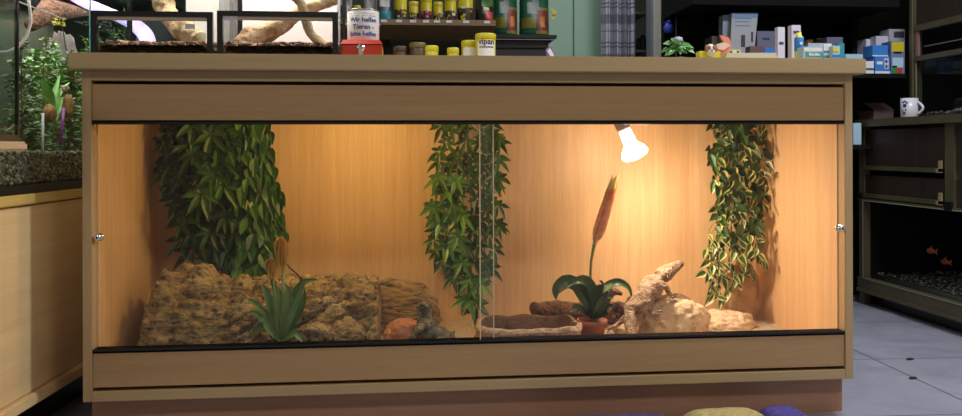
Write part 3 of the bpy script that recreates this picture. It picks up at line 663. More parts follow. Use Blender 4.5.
for i in range(0, 5):
    for f in (0, .5):
        for s_ in (-1, 1):
            p = axis[i].lerp(axis[i+1], f); cone(mb, p+Vector((0, s_*Rr[i][0]*.8, -.002)), Vector((.3, s_, .1)).normalized(), .008, .0026)
for s_ in (-1, 1):
    cone(mb, axis[5]+Vector((.012, s_*.01, .008)), Vector((.6, s_*.4, .6)).normalized(), .010, .004)
    for q in range(5): cone(mb, axis[4]+Vector((-.012, s_*.008, -.008+q*.006)), Vector((-1, s_*.6, -.2)).normalized(), .007, .0026)
obj('body', mb, LIZ2, r, True)
for s_ in (-1, 1): obj('eye', MB().lathe([(.0005, -.003), (.0026, -.0015), (.003, 0), (.0026, .0015), (.0005, .003)], axis[6]+Vector((.002, s_*.0145, .005)), 12), EYE, r, True)
# ------------------------------------------------ heat lamps
BULBM = mat('glowing_bulb', (1, 1, 1), .2, emit=(1, .86, .60), es=14)
REFM = mat('bulb_reflector', (.95, .92, .85), .2, emit=(1, .86, .60), es=4)
def heat_lamp(px, py, Y, tilt, label, es=True):
    c = at(px, py, Y); r = thing('heat_lamp', label, 'lamp', c, 0, 'basking lamps in the vivarium')
    M = Matrix.Rotation(tilt, 4, 'Y')
    nb = obj('bulb', MB().lathe([(.016, .05), (.018, .045), (.019, .02), (.020, .004), (.036, -.014), (.0405, -.024), (.041, -.032), (.034, -.040), (.018, -.044), (.001, -.045)], c, 32, M=M), BULBM, r, True)
    obj('socket', MB().lathe([(.008, .128), (.020, .122), (.022, .115), (.022, .058), (.018, .05)], c, 24, M=M), mat('socket_porcelain', (.35, .25, .2), .4), r, True)
    top = c+M @ Vector((0, 0, .125)); top.z = min(top.z, .872)
    obj('cable', MB().tube([top, top+Vector((-.01, .04, .004)), Vector((top.x-.02, .30, .876)), Vector((top.x-.02, .52, .876))], .003, 8), mat('cable_grey', (.3, .3, .3), .5), r, True)
heat_lamp(631, 145, .30, .42*-1, 'glowing white reflector bulb hanging at the right, above the red flower spike')
q = at(352, 118, .18); r = thing('downlight', 'small round warm downlight under the vivarium ceiling, left of the middle vine', 'lamp', (q.x, q.y, .879))
obj('housing', MB().lathe([(.045, -.018), (.046, -.016), (.046, 0), (.02, .0005)], (q.x, q.y, .879), 28), CHROME, r, True)
obj('lamp_disc', MB().lathe([(.040, -.0205), (.040, -.0182)], (q.x, q.y, .879), 28), mat('downlight_glow', (1, .9, .7), .4, emit=(1, .72, .35), es=6), r)
# ================================================================== ON THE WORKTOP
WT = T
FR = BLACK
def terrarium(px0, px1, Y, label, py_bar=13):
    a = at(px0, 50, Y); b_ = at(px1, 50, Y); x0, x1 = a.x, b_.x; y0, y1 = Y, Y+.30; zb = at(px0, 15.5, Y).z; zt = at(px0, 10.5, Y).z
    r = thing('glass_terrarium', label, 'terrarium', ((x0+x1)/2, Y+.15, WT), 0, 'black framed glass terrariums on the worktop')
    fw = .014
    m = MB()
    m.box(x0, x1, y0, y0+fw, WT, WT+.007).box(x0, x1, y1-fw, y1, WT, WT+.018).box(x0, x0+fw, y0, y1, WT, WT+.018).box(x1-fw, x1, y0, y1, WT, WT+.018).box(x0+.002, x1-.002, y0+.002, y1-.002, WT+.001, WT+.006)
    obj('base_frame', m, FR, r)
    obj('front_frame', MB().box(x0, x1, y0, y0+fw, zb, zt).box(x0, x0+fw, y0, y0+fw, WT+.018, zb).box(x1-fw, x1, y0, y0+fw, WT+.018, zb), FR, r)
    obj('vent_strip', MB().bbox(x0+fw, x1-fw, y0+.004, y0+.018, zb-.009, zb, .001), mat('vent_beige', (.42, .34, .27), .5), r)
    H = .45
    obj('top_frame', MB().box(x0, x1, y0, y0+fw, WT+H-.03, WT+H).box(x0, x1, y1-fw, y1, WT+H-.03, WT+H).box(x0, x0+fw, y0, y1, WT+H-.03, WT+H).box(x1-fw, x1, y0, y1, WT+H-.03, WT+H), FR, r)
    obj('front_glass', MB().box(x0+fw, x1-fw, y0+.006, y0+.009, WT+.007, zb-.009), TANKG, r)
    obj('glass_door', MB().box(x0+.004, (x0+x1)/2-.001, y0+.004, y0+.007, zt, WT+H-.03), TANKG, r); obj('glass_door', MB().box((x0+x1)/2+.001, x1-.004, y0+.004, y0+.007, zt, WT+H-.03), TANKG, r)
    for xx in (x0+.003, x1-.006): obj('side_glass', MB().box(xx, xx+.003, y0+fw, y1-fw, WT+.018, WT+H-.03), TANKG, r)
    obj('rear_post', MB().box(x0, x0+.012, y1-.012, y1, WT+.018, WT+H-.03).box(x1-.012, x1, y1-.012, y1, WT+.018, WT+H-.03), FR, r)
    obj('label_sticker', MB().box(x0+fw+.001, x0+fw+.036, y0+.0015, y0+.0035, zb-.012, zb-.001) if px0 > 200 else MB().box(x1-fw-.055, x1-fw-.03, y0+.0040, y0+.0055, zb-.03, zb-.018), mat('sticker_grey', (.45, .45, .52), .5), r)
    hood = obj('lamp_hood', MB().bbox(x0+.02, x1-.02, y0+.03, y1-.03, WT+H+.03, WT+H+.09, .005), BLACK, r)
    obj('mesh_lid', MB().box(x0+fw, x1-fw, y0+fw, y0+.03, WT+H-.01, WT+H-.006).box(x0+fw, x1-fw, y1-.03, y1-fw, WT+H-.01, WT+H-.006), mat('lid_mesh', (.05, .05, .05), .6), r)
    obj('hood_tube', MB().tube([(x0+.05, y0+.15, WT+H+.022), (x1-.05, y0+.15, WT+H+.022)], .008, 10), mat('hood_tube_glow', (1, .95, .95), .3, emit=(1, .9, .88), es=6), hood, True)
    return x0, x1, y0, y1
t1 = terrarium(90.5, 212.5, .03, 'left glass terrarium with dark bark chips and a lavender reflection band behind')
t2 = terrarium(217, 338, .03, 'right glass terrarium with forked driftwood, next to the red cash box')
for (x0, x1, y0, y1), p in ((t1, 2.4), (t2, 4.2)):
    light('terrarium_glow', 'AREA', ((x0+x1)/2, y0+.10, WT+.44), p, (1, .86, .82), shape='RECTANGLE', size=.2, size_y=.12)
BACKW = mat('terrarium_background_white', (.72, .62, .62), .6)
CHIP = [mat('bark_chip_brown', (.30, .13, .08), .8), mat('bark_chip_dark', (.10, .05, .035), .8), mat('bark_chip_tan', (.55, .33, .22), .8)]
def chips(x0, x1, y0, y1, z0, n, seed, slope, label):
    rnd = random.Random(seed); m = MB()
    m.prism([(y0, z0), (y1, z0), (y1, z0+.046), (y0, z0+.016)], 0, x0, x1, 0)
    for i in range(n):
        x = rnd.uniform(x0+.01, x1-.01); y = rnd.uniform(y0+.008, y1-.008); z = z0+.016+rnd.uniform(0, .012)+.105*(y-y0)
        bm = bmesh.new(); bmesh.ops.create_cube(bm, size=1)
        for v in bm.verts: v.co = Vector((v.co.x*rnd.uniform(.012, .026), v.co.y*rnd.uniform(.008, .016), v.co.z*rnd.uniform(.004, .009)))
        M = Matrix.Translation((x, y, z)) @ Matrix.Rotation(rnd.uniform(0, 6), 4, 'Z') @ Matrix.Rotation(rnd.uniform(-.7, .7), 4, 'X')
        m.addbm(bm, rnd.choice((0, 1, 1, 0, 2)), M)
    for i in range(500):
        x = rnd.uniform(x0+.01, x1-.01); z = z0+rnd.uniform(.004, .020); s_ = rnd.uniform(.004, .010); bm = bmesh.new(); bmesh.ops.create_cube(bm, size=1)
        m.addbm(bm, rnd.choice((0, 1, 1, 0, 2)), Matrix.Translation((x, y0+.003, z)) @ Matrix.Rotation(rnd.uniform(-.6, .6), 4, 'Y') @ Matrix.Diagonal((s_*1.8, .006, s_*.7, 1)))
    for v in m.v: v.x = min(max(v.x, x0), x1); v.y = min(max(v.y, y0), y1)
    tag(obj('bark_chips', m, CHIP), label, 'bark chips', kind='stuff')
i_ = 0
for (x0, x1, y0, y1), lab in ((t1, 'dark bark chips filling the left terrarium floor'), (t2, 'dark bark chips filling the right terrarium floor')):
    chips(x0+.008, x1-.008, y0+.012, y1-.016, WT+.0065, 750, 5+i_, .085, lab); i_ += 1
    o = MB().box(x0+.013, x1-.013, y1-.0138, y1-.0108, WT+.019, WT+.41) if i_ == 2 else MB().box((x0+x1)/2+.015, x1-.013, y1-.0138, y1-.0108, WT+.019, WT+.41)
    tag(centre(obj('background_card', o, BACKW)), ['', 'white background card at the back of the left terrarium', 'white background card at the back of the right terrarium'][i_], 'card', 'terrarium background cards')
DW = stone_mat('pale_driftwood', (.36, .19, .10), (.60, .38, .23), (.75, .55, .38), 9, .6, (1, 1, 1), dark=(.30, .15, .08))
o = obj('driftwood', root_mb([(163, -14, .18), (164, 4, .17), (170, 18, .15), (184, 30, .12), (199, 41, .10)], [.026, .026, .024, .030, .028], .35, 18, 50, 4), DW, None, True)
tag(centre(o), 'pale driftwood branch slanting down in the left terrarium', 'driftwood')
r = thing('driftwood', 'forked pale driftwood arching across the right terrarium', 'driftwood', at(280, 48, .14))
obj('trunk', root_mb([(243, 50, .10), (250, 40, .11), (268, 32, .12), (284, 22, .13), (300, 12, .14), (318, 4, .15), (336, -2, .16)], [.032, .032, .026, .024, .020, .018, .016], .35, 18, 60, 9), DW, r, True)
obj('branch', root_mb([(286, -10, .08), (300, 2, .08), (305, 16, .08), (310, 32, .085), (320, 42, .09), (331, 49, .09)], [.012, .013, .012, .012, .014, .018], .2, 14, 50, 12), DW, r, True)
o = obj('lavender_reflection', root_mb([(62, -12, .80), (84, 2, .80), (112, 14, .80), (132, 23, .80), (146, 36, .80), (149, 52, .80)], [.018, .018, .017, .022, .026, .025], 0, 16, 50), mat('lavender_glow', (.7, .5, .9), .4, emit=(.62, .42, 1), es=1.5), None, True)  # glowing tube shape added to imitate a purple reflection
tag(centre(o), 'slanting lavender glowing band behind the left terrarium, imitating a reflection', 'lamp')
o = obj('cable', MB().tube([at(28, -6, .02-.1), at(30, 10, -.1), at(31, 22, -.1), at(27, 36, -.11), at(18, 47, -.12), at(8, 52, -.13), at(-6, 53, -.14)], .0035, 8), mat('hose_white', (.55, .5, .42), .5), None, True)
tag(centre(o), 'pale air hose looping down in front of the big left aquarium', 'hose')
# cash box and donation tin
RED = mat('red_enamel', (.46, .035, .015), .4)
cy = .06; a = at(341, 54, cy); c = at(382, 54, cy); zt = at(360, 39.5, cy).z
r = thing('cash_box', 'red metal cash box with a silver lock under the white tin', 'box', ((a.x+c.x)/2, cy+.07, WT))
bm_ = MB().bbox(a.x, c.x, cy, cy+.14, WT+.0005, zt-.012, .003)
obj('body', bm_, RED, r)
m = MB(); z1 = zt; z0 = zt-.0115; n0 = 0
m.v = [Vector(p) for p in ((a.x-.001, cy-.001, z0), (c.x+.001, cy-.001, z0), (c.x+.001, cy+.141, z0), (a.x-.001, cy+.141, z0), (a.x+.005, cy+.008, z1), (c.x-.005, cy+.008, z1), (c.x-.005, cy+.132, z1), (a.x+.005, cy+.132, z1))]
for q in ((0, 3, 2, 1), (4, 5, 6, 7), (0, 1, 5, 4), (1, 2, 6, 5), (2, 3, 7, 6), (3, 0, 4, 7)): m.face(list(q))
obj('lid', m, RED, r)
lk = at(361, 49, cy); obj('lock', MB().lathe([(.009, -.001), (.0095, .001), (.007, .003), (.003, .0035)], lk+Vector((0, -.001, .003)), 18, M=Matrix.Rotation(math.pi/2, 4, 'X')).box(lk.x-.006, lk.x+.006, lk.y-.003, lk.y, lk.z-.016, lk.z-.004), CHROME, r)
obj('yellow_label', MB().box(c.x, c.x+.0015, cy+.02, cy+.11, WT+.006, WT+.03), YEL, r)
tr_ = 15.8*ps(.10); tc_ = at(363, 40, .10); tz = zt+.0008; th = at(363, 9.5, .10).z-tz
r = thing('donation_tin', 'white donation tin with blue lettering standing on the red cash box', 'tin', (tc_.x, .10+.02, tz))
cen = Vector((tc_.x, .12, tz)); WT_ = mat('tin_white', (.80, .76, .74), .35)
obj('can', MB().lathe([(tr_-.001, 0), (tr_, .001), (tr_, th-.004), (tr_-.001, th-.002)], cen, 40), WT_, r, True)
obj('rim', MB().lathe([(tr_-.002, th-.003), (tr_+.0012, th-.0035), (tr_+.0015, th-.001), (tr_, th), (tr_-.003, th), (tr_-.003, th-.002)], cen, 40), mat('tin_rim', (.35, .35, .36), .3, 1), r, True)
for side in (-1, 1): obj('handle_lug', MB().lathe([(.004, -.001), (.004, .003), (.001, .004)], cen+Vector((side*tr_, 0, th*.55)), 12, M=Matrix.Rotation(side*math.pi/2, 4, 'Y')), mat('tin_rim', (0, 0, 0)), r)
BLUE = mat('ink_blue', (.05, .07, .30), .6); INK = mat('ink_dark', (.04, .04, .08), .6)
for tx, sz, zz, mt in (('Wir helfen', .0175, .58, BLUE), ('Tieren -', .0180, .355, BLUE), ('bitte helfen', .0165, .14, BLUE)):
    obj('lettering', wrap_ if False else (lambda q: (setattr(q, 'v', [v+cen for v in q.v]), q)[1])(wrap(text_mb(tx, sz, bold=.0004), tr_, th*zz, .05)), mt, r)
m = MB()
for zz in (.84, .76):
    for k in range(22):
        if random.random() < .8:
            q = MB().box(-.001, .0012, 0, .0015, 0, .0003); w = wrap(q, tr_, th*zz, (-11+k)*.085)
            n0 = len(m.v); m.v += [v+cen for v in w.v]; m.f += [[i+n0 for i in f] for f in w.f]; m.m += [0]*len(w.f)
obj('small_print', m, INK, r)
# yellow jars standing at the rear of the worktop
DLAB = mat('label_dark', (.05, .03, .02), .5); WLAB = mat('label_white', (.80, .80, .78), .5); RLAB = mat('label_red', (.5, .04, .02), .5)
YDIM = mat('yellow_dim_plastic', (.66, .53, .05), .4)
def jar(px0, px1, ptop, Y, label, lid=YEL, bodym=YEL, lab=WLAB, txt=None, z0=None, group='yellow food jars on the worktop', band=.55):
    a = at(px0, ptop, Y); c = at(px1, ptop, Y); R = (c.x-a.x)/2; cx = (a.x+c.x)/2; z0 = WT if z0 is None else z0; Ht = a.z-z0
    r = thing('food_jar', label, 'jar', (cx, Y, z0), 0, group); o = Vector((cx, Y, z0+.0003))
    obj('body', MB().lathe([(R*.93, 0), (R*.96, .002), (R*.96, Ht-.02), (R*.9, Ht-.016)], o, 28), bodym, r, True)
    obj('lid', MB().lathe([(R*.98, Ht-.018), (R, Ht-.017), (R, Ht-.004), (R*.93, Ht), (R*.5, Ht)], o, 28), lid, r, True)
    m = MB(); n = 14; h0, h1 = Ht*.25, Ht*.25+(Ht*.75-.02)*band*1.2
    h1 = min(h1, Ht-.024)
    for q in range(n+1):
        an = -.95+1.9*q/n
        for hh in (h0, h1):
            for rr in (R*.965, R*.975): m.v.append(o+Vector((rr*math.sin(an), -rr*math.cos(an), hh)))
    for q in range(n):
        i = q*4; j = i+4; m.face([i+1, j+1, j+3, i+3]); m.face([i, i+2, j+2, j]); m.face([i+2, i+3, j+3, j+2]); m.face([i, j, j+1, i+1])
    m.face([0, 1, 3, 2]); e = n*4; m.face([e, e+2, e+3, e+1]); obj('label', m, lab, r)
    if txt:
        for tx, sz, zz, mt in txt:
            w = wrap(text_mb(tx, sz*R, bold=.02*sz*R), R*.98, Ht*zz, 0); w.v = [v+o for v in w.v]; obj('lettering', w, mt, r)
    return r
jar(475, 496, 34, .50, 'tall yellow jar marked vipan, the tallest of the yellow jars', txt=[('vipan', .78, .72, INK), ('=======', .35, .615, INK)], lab=WLAB, band=.85)
jar(461, 479, 41, .56, 'yellow jar with a white label half behind the tallest jar', lab=WLAB, band=.9)
jar(425, 438.5, 46, .50, 'short yellow jar with a white label left of the tiny jar', lab=WLAB)
jar(447, 459, 48, .50, 'tiny yellow jar with a red label left of the vipan pair', lab=RLAB)
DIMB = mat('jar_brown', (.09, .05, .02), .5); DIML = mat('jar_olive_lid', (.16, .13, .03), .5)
jar(409, 426, 43, .60, 'dark jar with an olive lid behind the short yellow jar', lid=DIML, bodym=DIMB, lab=DLAB)
jar(393, 407, 46.5, .60, 'low dark jar right of the red cash box', lid=DIMB, bodym=DIMB, lab=DLAB)
# dog card, pink packets, booklet
YCARD = mat('yellow_card', (.75, .66, .05), .5)
Y = .10
def cardbox(name, px0, px1, ptop, Y, depth, m_, label, cat, pbot=None, z0=None, group=None, rz=0, extra=None):
    a = at(px0, ptop, Y); c = at(px1, ptop, Y); z0 = WT+.0004 if z0 is None else z0
    r = thing(name, label, cat, ((a.x+c.x)/2, Y+depth/2, z0), 0, group)
    obj('carton', MB().bbox(a.x, c.x, Y, Y+depth, z0, a.z, .0012), m_, r)
    return r, a.x, c.x, a.z, z0
r, x0, x1, z1, z0 = cardbox('treat_box', 699.5, 720.5, 51, .10, .03, YCARD, 'yellow treat box with a cut-out dog head on the front', 'box')
hc = at(710, 50.5, .098); DOGB = mat('dog_brown', (.33, .16, .07), .7); DOGW = mat('dog_white', (.78, .74, .68), .7)
hd2 = obj('dog_figure', MB().addbm((lambda bm: bm)(bmesh.new())), DOGW, r) if False else None
m = rock_mb((hc.x, .092, hc.z), (.0145, .009, .0175), 2, .03, 3, 0); df = obj('dog_head', m, DOGW, r, True)
for s_ in (-1, 1):
    obj('ear', rock_mb((hc.x+s_*.0125, .089, hc.z+.004), (.0055, .004, .011), 3, .05, 3, 0), DOGB, df, True)
    obj('eye_patch', rock_mb((hc.x+s_*.006, .0865, hc.z+.006), (.0048, .004, .0075), 4, .03, 3, 0), DOGB, df, True)
    obj('eye', MB().lathe([(.0003, -.0012), (.0012, 0), (.0003, .0012)], (hc.x+s_*.005, .0822, hc.z+.005), 8), EYE, df, True)
obj('nose', rock_mb((hc.x, .0815, hc.z-.002), (.0032, .0022, .0024), 5, .03, 2, 0), EYE, df, True)
PINK = mat('coral_plastic', (.80, .28, .17), .4); PINKL = mat('pale_pink_plastic', (.82, .55, .48), .4)
pc = at(724, 50, .14); r = thing('soap_bird', 'coral and pale pink folded packet beside the dog box', 'packet', (pc.x, .14, WT)) if False else thing('folded_packet', 'coral and pale pink folded packet beside the dog box', 'packet', (pc.x, .14, WT))
def foldp(name, pts, Y, th, m_, par):
    mb = MB().prism([(at(x, y, Y).x, at(x, y, Y).z) for x, y in pts], 1, Y, Y+th); return obj(name, mb, m_, par)
foldp('coral_flap', [(716, 46), (722, 50), (731, 45), (730, 52), (724, 62), (717, 58)], .14, .02, PINK, r)
foldp('pink_flap', [(717, 44), (725, 42), (731, 45), (724, 50), (718, 49)], .132, .008, PINKL, r)
foldp('raised_flap', [(720, 35), (729, 37.5), (731, 44), (724, 42)], .145, .008, PINK, r)
r = thing('booklet', 'pale cream booklet lying flat right of the pink packet', 'booklet', (at(745, 55, .10).x, .16, WT))
a = at(725, 55, .08); c = at(779, 55, .08)
obj('pages', MB().prism([(a.x+.006, at(729, 52.8, .08).z), (a.x, WT+.0005), (c.x, WT+.0005), (c.x-.008, at(775, 52.8, .08).z)], 1, .08, .24), mat('cream_paper', (.62, .60, .46), .6), r)
r, x0, x1, z1, z0 = cardbox('packet', 727, 741, 49.5, .30, .02, mat('packet_yellow_black', (.60, .60, .25), .5), 'small packet with dotted face behind the cream booklet', 'packet')
for px in (731, 734.5, 738): obj('dot', MB().lathe([(.0035, 0), (.0035, .0006)], at(px, 52, .2995)+Vector((0, 0, 0)), 12, M=Matrix.Rotation(math.pi/2, 4, 'X')), BLACK if px != 734.5 else WHITE, r)
# small green plant on worktop
r = thing('potted_plant', 'small leafy green plant with a grey bloom on the worktop by the post', 'plant', (at(677, 50, .35).x, .35, WT)); pcx = at(677, 50, .35).x
obj('pot', MB().lathe([(.018, 0), (.024, .035), (.026, .04), (.022, .04), (.02, .03)], (pcx, .35, WT+.0004), 20), mat('pot_dark', (.05, .05, .05), .5), r, True)
m = MB()
for k in range(60):
    a_ = random.uniform(0, 6.28); e_ = random.uniform(-.2, 1.2); d = Vector((math.cos(a_)*math.cos(e_), math.sin(a_)*math.cos(e_), math.sin(e_))); p = Vector((pcx, .35, WT+.066))+d*random.uniform(.0, .026)
    m.leaf(p, d, Vector((random.uniform(-.3, .3), -.8, .7)), .028, .021, random.choice((0, 0, 1)), droop=.5, seg=4)
m.flat = True; obj('foliage', m, [mat('fresh_green', (.13, .36, .10), .4), mat('mint_leaf', (.30, .5, .25), .4)], r)
obj('bloom', rock_mb((pcx-.002, .335, at(675, 40, .35).z), (.014, .010, .008), 9, .3, 3, .2), mat('bloom_grey', (.42, .45, .55), .5), r, True)
# white tubes / boxes and medicine boxes standing on worktop rear
BLU = mat('box_blue', (.04, .22, .62), .45); LBLU = mat('box_pale_blue', (.40, .60, .72), .5); TEALB = mat('box_teal', (.05, .35, .42), .5); VIO = mat('box_white_violet', (.62, .60, .72), .5)
def stripes(r, x0, x1, Y, z0, z1, specs):
    for nm, u0, u1, v0, v1, mt in specs:
        obj(nm, MB().box(x0+(x1-x0)*u0, x0+(x1-x0)*u1, Y-.0008, Y-.0001, z0+(z1-z0)*v0, z0+(z1-z0)*v1), mt, r)
r, x0, x1, z1, z0 = cardbox('product_box', 777.5, 785, 27, .34, .02, VIO, 'tall narrow white box, left of the bottle with a blue label', 'box', group='white boxes on the worktop')
stripes(r, x0, x1, .34, z0, z1, [('print', .2, .8, .6, .66, INK)])
r, x0, x1, z1, z0 = cardbox('product_box', 791.5, 801, 25, .22, .025, VIO, 'tall white box directly behind the bottle with a blue label', 'box', group='white boxes on the worktop')
stripes(r, x0, x1, .22, z0, z1, [('print', .2, .8, .8, .86, INK)])
bc = at(799, 50, .15); bz = at(799, 33, .15).z-WT
r = thing('bottle', 'small yellow-based bottle with a blue label in front of the tall white box', 'bottle', (bc.x, .15, WT))
obj('body', MB().lathe([(.011, 0), (.0125, .002), (.0125, bz*.85), (.007, bz*.92), (.007, bz)], (bc.x, .15, WT+.0004), 20), YCARD, r, True)
obj('label', MB().lathe([(.0127, bz*.42), (.0131, bz*.43), (.0131, bz*.84), (.0127, bz*.85)], (bc.x, .15, WT+.0004), 20), BLU, r, True)
obj('emblem', MB().lathe([(.0045, 0), (.0045, .0006)], (bc.x, .15-.0132, WT+bz*.66), 14, M=Matrix.Rotation(math.pi/2, 4, 'X')), WHITE, r)
def medbox(px0, px1, pt, Y, m_, label, specs, txt=None, z0=None, depth=.035, group='medicine boxes on the worktop'):
    r, x0, x1, z1, z0 = cardbox('medicine_box', px0, px1, pt, Y, depth, m_, label, 'box', z0=z0, group=group)
    stripes(r, x0, x1, Y, z0, z1, specs)
    if txt:
        for tx, sz, u, v, mt in txt: obj('lettering', flat(text_mb(tx, sz*(x1-x0), bold=.01*(x1-x0)), (x0+(x1-x0)*u, Y-.0012, z0+(z1-z0)*v)), mt, r)
    return r
medbox(803, 823, 46.5, .05, LBLU, 'pale blue medicine box with a dark teal name band, lowest at the front', [('name_band', .12, 1, .30, .62, TEALB), ('white_band', .05, .95, .66, .9, WHITE)], [('Bactim', .2, .56, .38, WHITE)])
medbox(823.5, 832, 44, .05, WHITE, 'white medicine box with blue stripes beside the pale blue box', [('stripe', 0, 1, .5, .6, BLU), ('stripe', 0, 1, .2, .35, TEALB)])
medbox(832.5, 840, 45.5, .03, LBLU, 'small blue-white medicine box with a yellow patch', [('patch', .1, .8, .6, .85, YCARD), ('stripe', 0, 1, .2, .4, BLU)])
SHELFITEMS = lambda: medbox(808, 832, 43, KY+.12, VIO, 'long grey-white medicine box behind the pale blue box', [('stripe', 0, 1, .8, .9, LBLU)], z0=sz2+.0005)
SHELFITEMS2 = lambda: medbox(838.5, 844.5, 43, KY+.04, TEALB, 'narrow teal medicine box at the right end of the row', [('stripe', 0, 1, .1, .3, LBLU)], z0=sz2+.0005)
SHELFITEMS3 = lambda: cardbox('tissue_pack', 846, 863, 54, KY+.02, .06, LBLU, 'pale blue pack just behind the right end of the worktop', 'packet', z0=sz2+.0005)
# ================================================================== SHOP SHELF BEHIND (food cans)
SY_ = 1.45; sa = at(343, 19, SY_); sb = at(495.5, 19, SY_); sz_ = sa.z; SHW = wood('shelf_wood', (.30, .19, .10), (.22, .135, .07), 0, 1)
r = thing('shop_shelf', 'brown wooden shop shelf with white price tags behind the yellow jars', 'shelf', ((sa.x+sb.x)/2, SY_+.2, 0))
DKPAN = mat('dark_green_panel', (.035, .04, .028), .7)
obj('board', MB().box(sa.x, sb.x, SY_, SY_+.36, sz_-.022, sz_), SHW, r)
obj('front_lip', MB().prism([(SY_-.002, sz_+.002), (SY_-.002, sz_-.022), (SY_+.20, sz_-.060), (SY_+.20, sz_-.024), (SY_, sz_-.022)], 0, sa.x, sb.x), SHW, r)
obj('back_panel', MB().box(sa.x, sb.x, SY_+.37, SY_+.39, 0, 2.0), DKPAN, r)
obj('lower_shelf', MB().box(sa.x, sb.x, SY_+.02, SY_+.37, .86, .88), DKPAN, r)
for px in (388.5, 419.5): x = at(px, 40, SY_+.36).x; obj('upright', MB().box(x-.004, x+.004, SY_+.352, SY_+.37, .0, 2.0), BLACK, r)
for px in (384, 399, 413, 426, 437, 449, 466, 487): x = at(px, 20, SY_).x; obj('price_tag', MB().box(x-.013, x+.013, SY_-.005, SY_-.002, sz_-.012, sz_-.001), WHITE, r)
cans = [(394, 407, .0, 'yellow-black', YEL, DLAB), (409, 419, .02, 'd', YDIM, DLAB), (420.5, 432, .0, 'r', YEL, RLAB), (433.5, 443, .0, 'k', YEL, DLAB), (444.5, 456.5, .0, 'b', YEL, DLAB), (457.5, 473.5, .02, 'w', YEL, DLAB), (353, 361, .03, 'z', YEL, DLAB)]
labs = ['yellow-capped food can with a dark label, leftmost on the brown shelf', 'dim ochre food can second on the brown shelf', 'yellow food can with a red and pink label on the brown shelf', 'narrow yellow food can right of the red-labelled can',
        'yellow food can with dark picture label, second from the black bag', 'wide yellow food can with dark label next to the black bag', 'yellow food can just above the white donation tin']
PNK = mat('label_pink', (.75, .12, .35), .5); ORG = mat('label_orange', (.6, .22, .04), .5); GRL = mat('label_green', (.05, .22, .07), .5)
for (p0, p1, dy, n_, cap, lab), lb in zip(cans, labs):
    Y = SY_+.06+dy; a = at(p0, 10, Y); c = at(p1, 10, Y); R = (c.x-a.x)/2; o = Vector(((a.x+c.x)/2, Y+R*.2, sz_+.0004)); Hc = R*4.2
    r = thing('food_can', lb, 'can', o, 0, 'food cans on the brown shelf')
    obj('body', MB().lathe([(R*.95, 0), (R*.97, .002), (R*.97, Hc-.02), (R*.9, Hc-.018)], o, 24), cap, r, True)
    obj('lid', MB().lathe([(R*.96, Hc-.02), (R, Hc-.018), (R, Hc-.002), (R*.9, Hc)], o, 24), cap, r, True)
    obj('label', MB().lathe([(R*.972, .006), (R*.985, .007), (R*.985, Hc*.42), (R*.972, Hc*.43)], o, 24), DLAB, r, True)
    for k in range(7):
        an = random.uniform(-.9, .9); zz = random.uniform(.012, Hc*.44); sz = random.uniform(.004, .010)
        q = wrap(MB().box(-sz, sz, -sz*.6, sz*.6, 0, .0006), R*.985, zz, an); q.v = [v+o for v in q.v]
        obj('print_patch', q, [PNK, RLAB] [k % 2] if n_ == 'r' else [YEL, ORG, WLAB, YDIM, GRL, YEL][k % 6], r)
def bag(name, px0, px1, pbase, Y, zbase, Hh, m_, label, group=None, depth=.07, specs=()):
    a = at(px0, 20, Y); c = at(px1, 20, Y); cx = (a.x+c.x)/2; hw_ = (c.x-a.x)/2; bm = bmesh.new(); m = MB(); nx_, nz_ = 10, 16
    for sgn in (-1, 1):
        for j in range(nz_+1):
            for i in range(nx_+1):
                u = -1+2*i/nx_; v = j/nz_; th_ = depth/2*(1-abs(u)**4)*(1-max(0, (v-.75)/.25)**1.5)*(.85+.15*math.sin(v*9+u*2))
                m.v.append(Vector((cx+u*hw_*(1-.04*math.sin(v*3.1)), Y+depth/2+sgn*(th_+.001), zbase+.0005+v*Hh)))
    N = (nx_+1)*(nz_+1)
    for s_ in (0, 1):
        for j in range(nz_):
            for i in range(nx_):
                q = s_*N+j*(nx_+1)+i; m.face([q, q+1, q+nx_+2, q+nx_+1] if s_ == 0 else [q, q+nx_+1, q+nx_+2, q+1])
    ring = [j*(nx_+1) for j in range(nz_+1)]
    for j in range(nz_):
        for i in (0, nx_): a1 = j*(nx_+1)+i; m.face([a1, a1+nx_+1, a1+nx_+1+N, a1+N])
    for i in range(nx_): m.face([i, i+1, i+1+N, i+N]); q = nz_*(nx_+1)+i; m.face([q, q+1, q+1+N, q+N])
    r = thing(name, label, 'bag', (cx, Y+depth/2, zbase), 0, group); obj('sack', m, m_, r, True)
    for nm, u0, u1, v0, v1, mt in specs:
        pm_ = MB(); kk = 6
        for j in range(2*kk+1):
            for i in range(kk+1):
                u = -1+2*(u0+(u1-u0)*i/kk); v = v0+(v1-v0)*j/(2*kk); th_ = depth/2*(1-abs(u)**4)*(1-max(0, (v-.75)/.25)**1.5)*(.85+.15*math.sin(v*9+u*2))
                pm_.v.append(Vector((cx+u*hw_*(1-.04*math.sin(v*3.1)), Y+depth/2-(th_+.0028), zbase+v*Hh)))
        for j in range(2*kk):
            for i in range(kk): q = j*(kk+1)+i; pm_.face([q, q+1, q+kk+2, q+kk+1])
        pm_.flat = True; obj(nm, pm_, mt, r)
    return r
bag('food_bag', 476, 495, 18, SY_+.05, sz_, .16, mat('bag_black', (.02, .025, .02), .3), 'black pet food bag with red and green print at the brown shelf end', specs=[('red_print', .5, .9, .08, .30, mat('print_red', (.55, .06, .05), .4)), ('green_print', .3, .95, .45, .9, mat('print_green', (.08, .22, .05), .4)), ('yellow_print', .4, .7, .34, .42, YEL)])
bag('food_bag', 344, 352, 18, SY_+.08, sz_, .16, mat('bag_grey', (.35, .33, .34), .35), 'grey packet above the left side of the donation tin')
